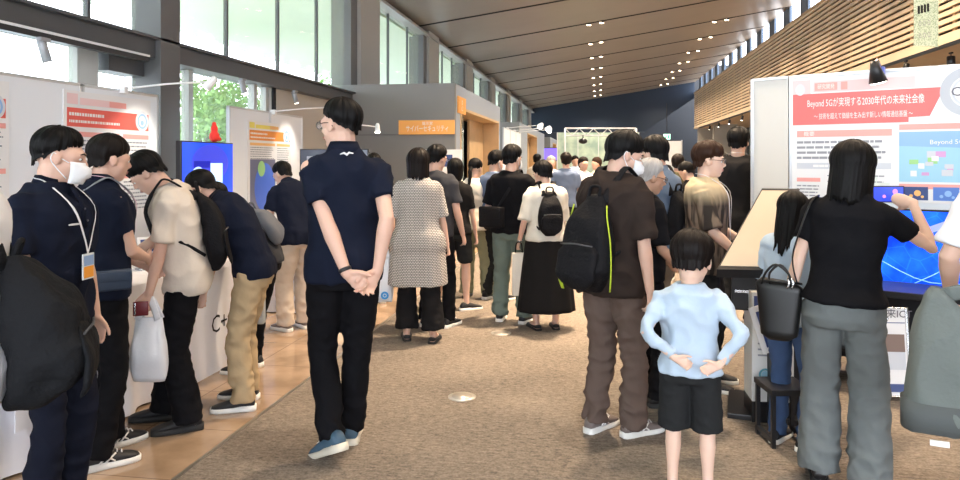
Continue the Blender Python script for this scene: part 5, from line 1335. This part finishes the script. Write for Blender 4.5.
# ---- hidden behind
f = Fig('person in black trousers with a grey bag, mostly hidden behind the khaki trousers', 250, 5.0, 1.44, -62, lean=46, hunch=14, hipy=-.12, head=(15, 0, 0), vox=.011, seed=14, armL=dict(w=(-.17, .35, .85)), armR=dict(w=(.16, .40, .85)), legL=dict(a=(-.10, -.02)), legR=dict(a=(.11, .02)))
f.body(); f.shirt(DGREY, ease=.02); f.trousers(BLK); f.shoes(SHB, SOLEW); f.hair(HBLACK)
f.backpack(cloth('bag_mid_grey', (.13, .14, .16), .7), 'grey backpack between the khaki trousers and the beige trousers', top=1.26, h=.28, w=.11, dep=.09, pocket=False)
o = empty('tote_bag', W(256, 4.55, .42), TH, 'pale grey printed bag standing out beside the khaki trousers', 'bag')
ring = []
b = BM(); box(b, -.055, .055, -.03, .03, 0, .26, .012); obj('body', b, mat('tote_pale_grey', (.38, .40, .40), .7), o, True)
b = BM(); print_rows(b, -.04, .04, .12, .23, -.033, 4, .9, 2, .4, (.01, .03)); obj('print', b, TXTD, o)
for q in (-1, 1):
    b = BM(); tube(b, [(-.03, q * .02, .25), (-.02, q * .02, .36), (.02, q * .02, .36), (.03, q * .02, .25)], .004, 6, V((0, 1, 0)), sub=4); obj('handle', b, mat('tote_pale_grey', (1, 1, 1)), o, True)
# ---- navy polo, beige trousers
f = Fig('person in navy polo shirt and beige trousers leaning towards the globe poster table', 295, 6.2, 1.50, -30, lean=22, hunch=16, hipy=-.06, head=(26, -16, 0), vox=.009, seed=17, armL=dict(w=(-.22, .30, .92)), armR=dict(w=(.14, .38, .95)))
f.body(); f.shirt(NAVY_C, hem=.83, sleeve=.66, ease=.030, slr=1.1, wide=.01); f.trousers(BEIGE, hemr=.085, knee=.085, thigh=.105, amp=.012); f.shoes(SHG, SOLEW); f.collar(NAVY_C)
f.hair(HBLACK, ends=(66, 78, 97, 110, 113), T=.016)
# ---- the tall man with his hands clasped behind his back
f = Fig('tall person in navy polo shirt and glasses, hands clasped behind their back, walking away', 344, 3.56, 1.745, -6, head=(2, -44, 0), vox=.0055, w=1.0, seed=21, lean=1, hipy=.0,
        armL=dict(w=(-.005, -.175, .885), hint=(-.6, -1, .1), d=(.72, -.08, -.55), n=(-.35, -1, .0), curl=[38, 42, 46, 50]), armR=dict(w=(.135, -.165, .89), hint=(.35, -1, .1), d=(-.55, -.12, -.80), n=(.1, -1, .1), curl=[24, 28, 30, 34]),
        legL=dict(a=(-.045, -.12), pitch=24, yaw=-26, hint=(-.1, 1, 0)), legR=dict(a=(.055, .16), yaw=10))
f.body(); f.shirt(NAVY_C, hem=.83, sleeve=.62, ease=.020, slr=1.06, amp=.015); f.trousers(BLK, hemr=.066, knee=.070, thigh=.092); f.shoes(SHN, mat('sole_cream', (.62, .58, .48), .6), laces=LACEW); f.collar(NAVY_C, r=.070)
f.hair(HBLACK, ends=(60, 72, 88, 105, 114), T=.019, amp=.012, drops=(0, 0, 0, .010, .032)); f.glasses(); f.watch('L', w=.009); back_logo(f)
# ---- grey trousers behind
f = Fig('person hidden behind the tall person with clasped hands, beige trousers and dark sneakers', 374, 7.35, 1.52, -15, vox=.014, seed=23)
f.body(face=False); f.shirt(DGREY, sleeve=.7); f.trousers(BEIGE); f.shoes(SHB, SOLEW); f.hair(HBLACK)
# ---- patterned dress
def lattice(nt, tc):
    L = nt.links.new
    mp = nt.nodes.new('ShaderNodeMapping'); mp.inputs['Scale'].default_value = (44, 44, 44); L(tc.outputs['Object'], mp.inputs['Vector'])
    ck = nt.nodes.new('ShaderNodeTexBrick'); ck.offset = .5; ck.inputs['Scale'].default_value = 1; ck.inputs['Brick Width'].default_value = 1.0; ck.inputs['Row Height'].default_value = .62; ck.inputs['Mortar Size'].default_value = .13
    ck.inputs['Color1'].default_value = (.62, .58, .52, 1); ck.inputs['Color2'].default_value = (.58, .54, .49, 1); ck.inputs['Mortar'].default_value = (.15, .14, .14, 1)
    sx = nt.nodes.new('ShaderNodeSeparateXYZ'); cx = nt.nodes.new('ShaderNodeCombineXYZ'); L(mp.outputs['Vector'], sx.inputs[0]); L(sx.outputs['X'], cx.inputs['X']); L(sx.outputs['Z'], cx.inputs['Y']); L(cx.outputs[0], ck.inputs['Vector'])
    return ck.outputs['Color']
f = Fig('person in grey and white lattice patterned dress over black trousers, seen from behind', 418, 5.85, 1.52, 3, head=(4, 0, 0), vox=.009, female=True, w=1.08, seed=25, armL=dict(w=(-.30, .02, .83), hint=(-1, -.5, 0)), armR=dict(w=(.27, .04, .82)), legL=dict(a=(-.10, -.02), yaw=-6), legR=dict(a=(.14, -.12), yaw=10))
f.body(legs='calf'); f.shirt(pattern_mat('cloth_lattice', lattice), hem=.50, sleeve=.95, ease=.045, slr=1.30, flare=.055, name='dress', amp=.008, folds_z=.35); f.trousers(BLK2, hemr=.105, knee=.085, hemlift=.05); f.shoes(SHB, SOLEB, name='sandal', low=True)
f.hair(HDARK, ends=(80, 86, 96, 98, 98), drops=(0, .03, .12, .135, .135), T=.042, amp=.010, inward=.1, out=.1)
b = BM(); tube(b, [f.T(.068 * math.cos(a), -.01 + .062 * math.sin(a), 1.455 + (-.012 if math.sin(a) > 0 else 0)) for a in [2 * PI * i / 20 for i in range(21)]], .0045, 6); obj('necklace', b, mat('pearl', (.8, .78, .72), .3), f.root, True)
plastic_bag(f, 'L', .17, .36, 'white plastic bag with red and blue print beside the lattice dress', marks=[(.02, .06, .032, mat('print_bag_blue', (.05, .30, .65), .5)), (-.02, .24, .018, PRED)], dz=-.03, dx=-.02)
# ---- dark grey tee next to her
f = Fig('person in dark grey t-shirt and black trousers right behind the lattice dress', 435, 6.3, 1.58, 22, head=(10, 22, 0), vox=.009, seed=27, armL=dict(w=(-.2, .2, .95)), armR=dict(w=(.24, .10, .86)), legR=dict(a=(.13, .02)))
f.body(); f.shirt(DGREY, hem=.85, sleeve=.75, ease=.028, slr=1.15); f.trousers(BLK); f.shoes(SHB, SOLEW, laces=LACEW); f.hair(HBLACK, T=.022, amp=.010); f.glasses()
# ---- shorts, mostly hidden
f = Fig('person with bare calves and black sneakers half hidden behind the dark grey t-shirt', 455, 6.95, 1.46, 10, vox=.012, female=True, seed=28, legL=dict(a=(-.20, .0), yaw=40), legR=dict(a=(.12, .05), yaw=50))
f.body(legs='bare', face=False); f.shirt(BLK2, sleeve=.8, ease=.025); f.trousers(CHAR, to=.42, hemr=.088, thigh=.095); f.shoes(SHB, SOLEW); f.hair(HBLACK, ends=(80, 86, 96, 98, 98), drops=(0, .02, .1, .14, .15), T=.022)
# ---- ponytail
f = Fig('person with a long ponytail in a pale cream blouse and olive trousers', 474, 7.6, 1.47, 20, head=(12, 10, 0), vox=.011, female=True, seed=30, legR=dict(a=(.16, .05)), armR=dict(w=(.2, .2, .95)), w=1.06)
f.body(); f.shirt(CREAM2, hem=.84, sleeve=.9, ease=.04, slr=1.25); f.trousers(OLIVE, hemr=.085, knee=.09, thigh=.105, amp=.014); f.shoes(SHN, SOLEB); f.hair(HBLACK, ends=(70, 80, 94, 104, 108), drops=(0, 0, 0, .01, .015), T=.016)
f.ponytail(HBLACK, [(0, -.10, .0), (0, -.125, -.05), (.01, -.125, -.13), (.01, -.12, -.24), (.02, -.11, -.30)], [.022, .026, .024, .018, .006])
r, c = pouch(f, 'black shoulder bag with wide strap on the ponytailed visitor', BPM, -.13, .98, .18, .22, .07, None, name='shoulder_bag')
strap_over(f, r, [f.surf(-.13, 1.08, .035, True), f.surf(-.11, 1.25, .03, True), f.T(-.115, -.03, 1.455), f.T(-.12, .04, 1.43), f.surf(-.12, 1.3, .03)], BPM, .035)
# ---- white mask, blue grey
f = Fig('person in blue grey shirt and white mask between the ponytail and the black t-shirt', 494, 7.5, 1.55, 40, head=(14, 20, 0), vox=.012, seed=32)
f.body(); f.shirt(BGREY, sleeve=.8); f.trousers(CHAR); f.shoes(SHB); f.hair(HBLACK, T=.022); f.mask()
# ---- black tee, grey-green trousers
f = Fig('person in black t-shirt and grey green trousers with a bag at the left hip', 511, 6.5, 1.575, 15, head=(4, 24, 0), vox=.009, seed=34, w=1.0, armL=dict(w=(-.2, .22, 1.0)), armR=dict(w=(.2, .26, 1.02)), legL=dict(a=(-.11, .0)), legR=dict(a=(.14, -.04)))
f.body(); f.shirt(BLK, hem=.86, sleeve=.85, ease=.035, slr=1.22); f.trousers(GGREEN, hemr=.082, knee=.082, thigh=.102, amp=.013); f.shoes(SHB, SOLEW); f.hair(HBLACK, T=.028, amp=.014, ends=(72, 82, 98, 111, 114)); f.mask()
r, c = pouch(f, 'black crossbody bag at the hip of the grey green trousers', BPM, -.15, 1.02, .26, .20, .08, None, name='shoulder_bag', yaw=-20)
strap_over(f, r, [f.surf(-.10, 1.10, .035, True), f.surf(.02, 1.28, .03, True), f.T(.09, -.03, 1.46), f.T(.10, .03, 1.44), f.surf(.08, 1.3, .03)], BPM, .03)
# ---- cream tee, long black skirt
f = Fig('person in cream t-shirt and long black skirt with a black backpack', 546, 6.2, 1.44, -14, head=(16, -34, 0), hunch=8, vox=.009, female=True, seed=36, w=1.06, armL=dict(w=(-.26, .08, .88)), armR=dict(w=(.15, .28, 1.0)))
f.body(legs='calf'); f.shirt(CREAM2, hem=.90, sleeve=.98, ease=.045, slr=1.35); f.skirt(BLK2, hem=.20, flare=.10, top=1.02, freq=10); f.shoes(SHB, SOLEB, low=True); f.hair(HBLACK, T=.028, amp=.012, ends=(76, 84, 100, 112, 114), drops=(0, 0, .015, .03, .05))
f.backpack(BPM, 'black backpack worn over the cream t-shirt above the long black skirt', top=1.38, h=.42, w=.125, dep=.12)
f.watch('L', CHROME, .005)
hp = wpt(f, f.Wr['L']); o = empty('tote_bag', (hp.x + .0, hp.y - .02, hp.z - .46), TH, 'flat cream tote bag hanging beside the long black skirt', 'bag')
b = BM(); box(b, -.06, .07, -.02, .02, 0, .37, .012); obj('body', b, CREAM2, o, True); b = BM(); tube(b, [(-.03, 0, .36), (-.02, 0, .45), (.02, 0, .45), (.03, 0, .36)], .006, 6, V((0, 1, 0)), sub=4); obj('handle', b, BPM, o, True)
# ---- far visitors
def far(px, d, H, phi, label, top, bottom, hm=None, female=False, head=(0, 0, 0), group=None, seed=1, long=False, skin=None):
    f = Fig(label, px, d, H, phi, vox=.017, head=head, female=female, group=group, seed=seed, skin=skin)
    f.body(face=False, fingers=False); f.shirt(top, sleeve=.75, ease=.02, vox=.018); f.trousers(bottom, vox=.018); f.shoes(SHB)
    if long: f.hair(hm or HBLACK, ends=(78, 86, 96, 98, 98), drops=(0, .02, .1, .14, .15), naz=40)
    else: f.hair(hm or HBLACK, naz=40, T=.02)
    return f
far(566, 10.2, 1.56, 0, 'person in blue grey shirt seen from behind below the far truss', BGREY, CHAR, HDARK, seed=41)
far(583, 11.0, 1.50, 150, 'person in white shirt facing left in the far crowd under the truss', WHITEC, CHAR, HDARK, seed=42)
far(597, 12.2, 1.50, -120, 'person in cream shirt and brown hair in the far crowd left of the brown t-shirt', CREAM, CHAR, HBROWN, seed=43)
far(551, 12.0, 1.52, 170, 'person with grey hair in white shirt above the skirt wearer in the far crowd', WHITEC, BEIGE, HGREY, seed=44)
far(537, 14.5, 1.58, 20, 'person in pale shirt far off below the lit arm lamps', CREAM2, CHAR, seed=45)
far(575, 15.5, 1.55, 160, 'person in light blue shirt farthest back under the truss', LBLUE, CHAR, seed=46)
far(612, 16.0, 1.6, 180, 'person in black shirt far off behind the brown t-shirt', BLK, CHAR, seed=47)
far(678, 8.7, 1.52, 10, 'person in olive brown shirt seen from behind left of the white partition', OLIVEB, CHAR, HDARK, seed=48)
far(690, 7.9, 1.44, -70, 'person in black top bowing their head beside the white partition', BLK, CHAR, seed=49, head=(25, 0, 0))
far(722, 7.2, 1.52, -30, 'person in dark top hidden behind the young person with the two tone shirt', BLK2, CHAR, seed=50, long=True)
far(733, 9.5, 1.50, 160, 'person in white shirt glimpsed through the gap beside the white panel', WHITEC, CHAR, seed=51)
# ---- denim shirt
f = Fig('person in blue denim shirt with dark backpack behind the white haired person', 658, 4.95, 1.605, -58, head=(12, 10, 0), vox=.009, seed=53, armL=dict(w=(-.2, .25, .98)), w=1.05)
f.body(); f.shirt(DENIM, hem=.82, sleeve=1.55, ease=.028, slr=1.15); f.trousers(cloth('tan_trouser', (.36, .28, .20))); f.shoes(SHB); f.collar(DENIM); f.hair(HBLACK, T=.028, amp=.011); 
f.backpack(BPM, 'black backpack on the blue denim shirt behind the child', top=1.32, h=.42, w=.14, dep=.14)
# ---- white haired person
f = Fig('elderly person with white hair and glasses in black clothes', 643, 4.32, 1.455, 62, head=(14, 14, 0), hunch=6, vox=.0075, seed=55, skin=SKIN3, armL=dict(w=(-.16, .28, .95)), armR=dict(w=(.2, .22, .93)), legL=dict(a=(-.10, .03)), legR=dict(a=(.12, .06)))
f.body(); f.shirt(BLK, sleeve=.9, ease=.028, slr=1.15); f.trousers(BLK, hemr=.078); f.shoes(SHLEA, SOLEB); f.hair(HGREY, ends=(46, 66, 98, 112, 115), T=.020, amp=.012, drops=(0, 0, .02, .035, .05)); f.glasses()
# ---- brown t-shirt with the big backpack
f = Fig('person in dark brown t-shirt and brown trousers with white mask and large backpack', 612, 3.78, 1.60, 38, head=(16, 38, 0), hunch=9, lean=2, vox=.0065, w=1.05, seed=57, armR=dict(w=(.235, .02, .84), hint=(.5, -1, 0)), armL=dict(w=(-.16, .28, 1.0)), legL=dict(a=(-.12, .00), yaw=-4), legR=dict(a=(.07, .10), yaw=14))
f.body(); f.shirt(BROWN, hem=.80, sleeve=.92, ease=.038, slr=1.28, amp=.018); f.trousers(BROWNT, hemr=.072, knee=.078, thigh=.100, amp=.018); f.shoes(SHG, SOLEW, laces=LACEW, accents=LACEW)
f.hair(HBLACK, ends=(82, 88, 101, 112, 115), T=.026, amp=.012, drops=(0, 0, .01, .03, .05)); f.mask()
YELS = mat('piping_yellow', (.45, .58, .03), .5)
r = f.backpack(BPM, 'large black backpack with yellow green piping on the brown t-shirt', top=1.33, h=.50, w=.155, dep=.15, accents=YELS, m2=BPM)
b = BM(); tube(b, [f.surf(-.19, .95, .10, True), f.surf(-.20, .90, .13, True), f.surf(-.20, .82, .12, True)], 1, 8, V((0, 1, 0)), flat=(.012, .003), sub=3); f.cobj('loose_strap', b, YELS, r)
b = BM(); tube(b, [f.surf(.05, 1.30, .03, True), f.surf(.06, 1.20, .035, True), f.surf(.07, 1.10, .04, True)], 1, 8, V((0, 1, 0)), flat=(.008, .003)); f.cobj('orange_tab', b, mat('tab_orange', (.75, .25, .08), .5), r)
# ---- young person with glasses, two tone shirt
def twotone(nt, tc):
    L = nt.links.new; sx = nt.nodes.new('ShaderNodeSeparateXYZ'); L(tc.outputs['Object'], sx.inputs[0])
    mp = nt.nodes.new('ShaderNodeMapping'); mp.inputs['Scale'].default_value = (22, 22, 3); L(tc.outputs['Object'], mp.inputs['Vector'])
    n = nt.nodes.new('ShaderNodeTexNoise'); n.inputs['Scale'].default_value = 1; L(mp.outputs['Vector'], n.inputs['Vector'])
    r = nt.nodes.new('ShaderNodeValToRGB'); e = r.color_ramp.elements; e[0].position = .46; e[0].color = (.035, .028, .024, 1); e[1].position = .60; e[1].color = (.20, .15, .11, 1); L(n.outputs['Fac'], r.inputs['Fac'])
    gt = nt.nodes.new('ShaderNodeMapRange'); gt.inputs['From Min'].default_value = 1.27; gt.inputs['From Max'].default_value = 1.41; L(sx.outputs['Z'], gt.inputs['Value'])
    mx = nt.nodes.new('ShaderNodeMix'); mx.data_type = 'RGBA'; L(gt.outputs[0], mx.inputs['Factor']); L(r.outputs['Color'], mx.inputs['A']); mx.inputs['B'].default_value = (.58, .47, .30, 1); return mx.outputs['Result']
f = Fig('young person with glasses in dark striped shirt with cream shoulders and lanyard', 706, 4.65, 1.555, 98, head=(4, -4, 0), vox=.007, seed=60, armR=dict(w=(.20, .26, .93), hint=(.3, -1, -.2)), armL=dict(w=(-.15, .28, .98)), skin=SKIN2)
f.body(); f.shirt(pattern_mat('cloth_twotone', twotone), hem=.80, sleeve=.95, ease=.035, slr=1.22); f.trousers(CHAR); f.shoes(SHB); f.hair(HBROWN, ends=(80, 86, 99, 111, 114), T=.030, amp=.014); f.glasses(); f.lanyard(LANW, low=1.0, w=.010)
# ---- tall black tee beside the panel
f = Fig('person in black t-shirt with pale lanyard standing left of the right-hand display wall', 738, 6.35, 1.73, 12, head=(6, -6, 0), vox=.009, w=1.06, seed=62)
f.body(); f.shirt(BLK2, hem=.80, sleeve=.85, ease=.032, slr=1.18); f.trousers(CHAR); f.shoes(SHB); f.hair(HBLACK, T=.028, amp=.011); f.lanyard(LANW, badge=False, w=.016)
# ---- the child
f = Fig('child in light blue long sleeved shirt and black shorts, hands behind their back', 690, 3.08, 1.075, 2, head=(14, 8, 0), hs=1.58, vox=.0055, seed=64, w=1.04, skin=SKIN2,
        armL=dict(w=(-.085, -.165, .985), hint=(-1, -.25, .05), d=(.75, -.1, -.3), n=(0, -1, 0), curl=30), armR=dict(w=(.185, -.165, .96), hint=(1, -.25, .05), d=(-.85, -.15, -.30), n=(0, -1, 0), curl=[22, 28, 32, 36]), legL=dict(a=(-.115, 0)), legR=dict(a=(.115, 0)))
f.body(legs='bare'); f.shirt(LBLUE, hem=.86, sleeve=1.88, ease=.030, slr=1.08, amp=.017, flare=.006); f.trousers(CHAR, to=.50, hemr=.108, thigh=.108, amp=.007, top=1.0); f.shoes(SHB, SOLEW)
f.hair(HDARK, ends=(78, 86, 100, 111, 114), T=.022, amp=.012, drops=(0, 0, .008, .025, .04), freq=11)
# ---- girl behind the woman
f = Fig('child with long black hair in pale blue top half hidden by the slanted display', 791, 3.66, 1.27, 28, head=(14, -5, 0), hs=1.10, female=True, vox=.008, seed=66, armL=dict(w=(-.22, .10, .86)))
f.body(); f.shirt(LBLUE, hem=.84, sleeve=.95, ease=.03, slr=1.2); f.trousers(cloth('jeans', (.06, .10, .20))); f.shoes(SHB, SOLEW); f.hair(HBLACK, ends=(80, 88, 96, 97, 97), drops=(0, .05, .20, .24, .26), T=.022, inward=.0, out=.06)
# ---- woman taking a photo
f = Fig('person with long black hair in black t-shirt and wide grey trousers taking a photo', 843, 3.2, 1.515, 4, head=(6, 14, 4), female=True, vox=.0062, w=1.04, seed=68, skin=SKIN2, side=3,
        armR=dict(w=(.295, .20, 1.41), hint=(.6, -.1, -1.0), d=(-.88, .35, .20), n=(-.3, .9, -.1), curl=[40, 44, 48, 50]), armL=dict(w=(-.27, .02, .84), hint=(-.4, -1, 0)), legL=dict(a=(-.11, .02)), legR=dict(a=(.115, -.02)))
f.body(); f.shirt(BLK, hem=.92, sleeve=.55, ease=.026, slr=1.12, amp=.008); f.trousers(GREYT, hemr=.100, knee=.095, thigh=.100, amp=.011, top=1.02, ease=.010); f.shoes(SHLEA, SOLEB)
f.hair(HBLACK, ends=(80, 88, 97, 98, 98), drops=(0, .06, .20, .19, .165), T=.036, amp=.008, inward=0, out=.1, jit=1.5)
hw = wpt(f, f.Wr['R'] + V((-.105, .075, .035)))
o = empty('smartphone', hw, TH, 'dark smartphone with blue picture held up in front of the big poster', 'phone')
obj('case', bx(-.075, .075, 0, .009, -.038, .038, .004), BLACK, o); b = BM(); rect(b, -.068, .068, -.033, .033, -.001); obj('display', b, mat('phone_blue', (.02, .05, .5), .2, emit=(.04, .07, .65), es=1), o)
b = BM(); disk(b, .03, .012, .012, -.002, 12); disk(b, -.02, -.01, .008, -.002, 12); obj('picture_glow', b, mat('phone_pink', (.5, .2, .6), .4, emit=(.6, .2, .5), es=1), o)
# handbag
bc = f.T(-.29, -.03, .875); r = f.carried('handbag', bc, 'black leather handbag with silver clasps hanging at the side of the grey trousers', 'handbag')
b = BM(); rings = []
for i in range(13):
    t = i / 12; z = -.17 + .30 * t; ww = .085 + .030 * t - (.03 if i in (0, 12) else 0); dd = .055 - .018 * t - (.012 if i in (0, 12) else 0)
    rings.append([bc + V((ww * math.copysign(abs(math.cos(a)) ** .55, math.cos(a)) * (1 if True else 1), dd * math.copysign(abs(math.sin(a)) ** .55, math.sin(a)), z - .012 * t * math.cos(a))) for a in [2 * PI * q / 32 for q in range(32)]])
ring_loft(b, rings); f.cobj('body', b, LEA, r)
b = BM(); tube(b, [bc + V((-.105, 0, .12)), bc + V((-.05, -.045, .13)), bc + V((.05, -.045, .13)), bc + V((.105, 0, .12))], .006, 8, sub=3); f.cobj('rim', b, LEA, r)
for q in (-1, 1):
    b = BM(); tube(b, [bc + V((q * .02 - .06, -.03, .11)), bc + V((q * .01 - .05, -.04, .17)), bc + V((q * .01 - .0, -.045, .215)), bc + V((.05, -.04, .17)), bc + V((.06, -.03, .11))], .006, 8, sub=4); f.cobj('handle', b, LEA, r)
b = BM(); tube(b, [bc + V((.085, -.02, .13)), f.T(-.235, -.07, 1.12), f.T(-.20, -.09, 1.28), f.T(-.165, -.06, 1.405), f.T(-.14, .0, 1.432), f.T(-.165, .06, 1.38), f.T(-.22, .07, 1.20), bc + V((.08, .03, .13))], 1, 8, lambda p: V((-.5, p.y * 2, .5)), flat=(.011, .004), sub=4); f.cobj('shoulder_strap', b, LEA, r)
for dx in (.045, .065):
    b = BM(); tube(b, [bc + V((dx, -.045, .15)), bc + V((dx + .008, -.052, .128)), bc + V((dx, -.050, .10))], .006, 8, sub=3); f.cobj('clasp', b, CHROME, r)
# ---- white shirt at the right edge with the sling bag
f = Fig('person in white short sleeved shirt cut by the right edge of the photo', 1040, 2.62, 1.66, -12, vox=.008, seed=70, w=1.04, armL=dict(w=(-.26, .16, .93), hint=(-.6, -1, 0)))
f.body(); f.shirt(WHITEC, hem=.82, sleeve=.88, ease=.035, slr=1.25); f.trousers(cloth('blue_jeans', (.10, .16, .26))); f.shoes(SHB); f.hair(HBLACK)
bc = f.T(-.345, -.16, .73); r = f.carried('sling_bag', bc, 'large grey green cloth sling bag hanging at the right edge', 'bag')
b = BM(); rings = []
for i in range(17):
    t = i / 16; z = -.26 + .54 * t; pw = .112 * (1 - .30 * max(0, t - .45) / .55 - .45 * max(0, t - .8) / .2); pd = .085 * (1 - .45 * max(0, t - .5) / .5)
    if i == 0: pw *= .86; pd *= .7
    if i == 16: pw *= .6; pd *= .6
    rings.append([bc + V((pw * math.copysign(abs(math.cos(a)) ** .7, math.cos(a)) + .02 * math.sin(t * 3), pd * math.copysign(abs(math.sin(a)) ** .7, math.sin(a)), z)) for a in [2 * PI * q / 32 for q in range(32)]])
ring_loft(b, rings); b = remesh(b, .011, 2, f.folds(.012, 6)); f.cobj('body', b, SLING, r)
b = BM(); rings = [[bc + V((.116 * math.copysign(abs(math.cos(a)) ** .7, math.cos(a)), .090 * math.copysign(abs(math.sin(a)) ** .7, math.sin(a)), z)) for a in [2 * PI * q / 32 for q in range(32)]] for z in (-.245, -.14)]
ring_loft(b, rings); f.cobj('base_panel', b, cloth('bag_base_grey', (.095, .105, .105), .8), r)
b = BM(); tube(b, [bc + V((.02, -.02, .25)), f.T(-.18, -.18, 1.05), f.T(-.14, -.14, 1.25), f.T(-.12, -.05, 1.44), f.T(-.115, .05, 1.42)], 1, 8, V((0, 1, .2)), flat=(.030, .004), sub=4); f.cobj('shoulder_strap', b, SLING, r)
b = BM(); box(b, -.03, .03, -.005, .005, -.02, .0, .001, Matrix.Translation(bc + V((0, -.09, -.262)))); f.cobj('white_tag', b, PWHITE, r)
# ================================================================ camera
cam = bpy.data.cameras.new('camera'); co = bpy.data.objects.new('camera', cam); COL.objects.link(co)
co.location = (0, 0, CH); co.rotation_euler = (PI / 2, 0, TH); cam.sensor_width = 36; cam.lens = 36 * F / 960; cam.shift_y = -(240 - HY) / 960
cam.clip_end = 300; sc.camera = co
bpy.data.scenes.remove(TMP)
sc.view_settings.view_transform = 'Standard'; sc.view_settings.look = 'None'; sc.view_settings.gamma = 1; sc.view_settings.exposure = EXPO
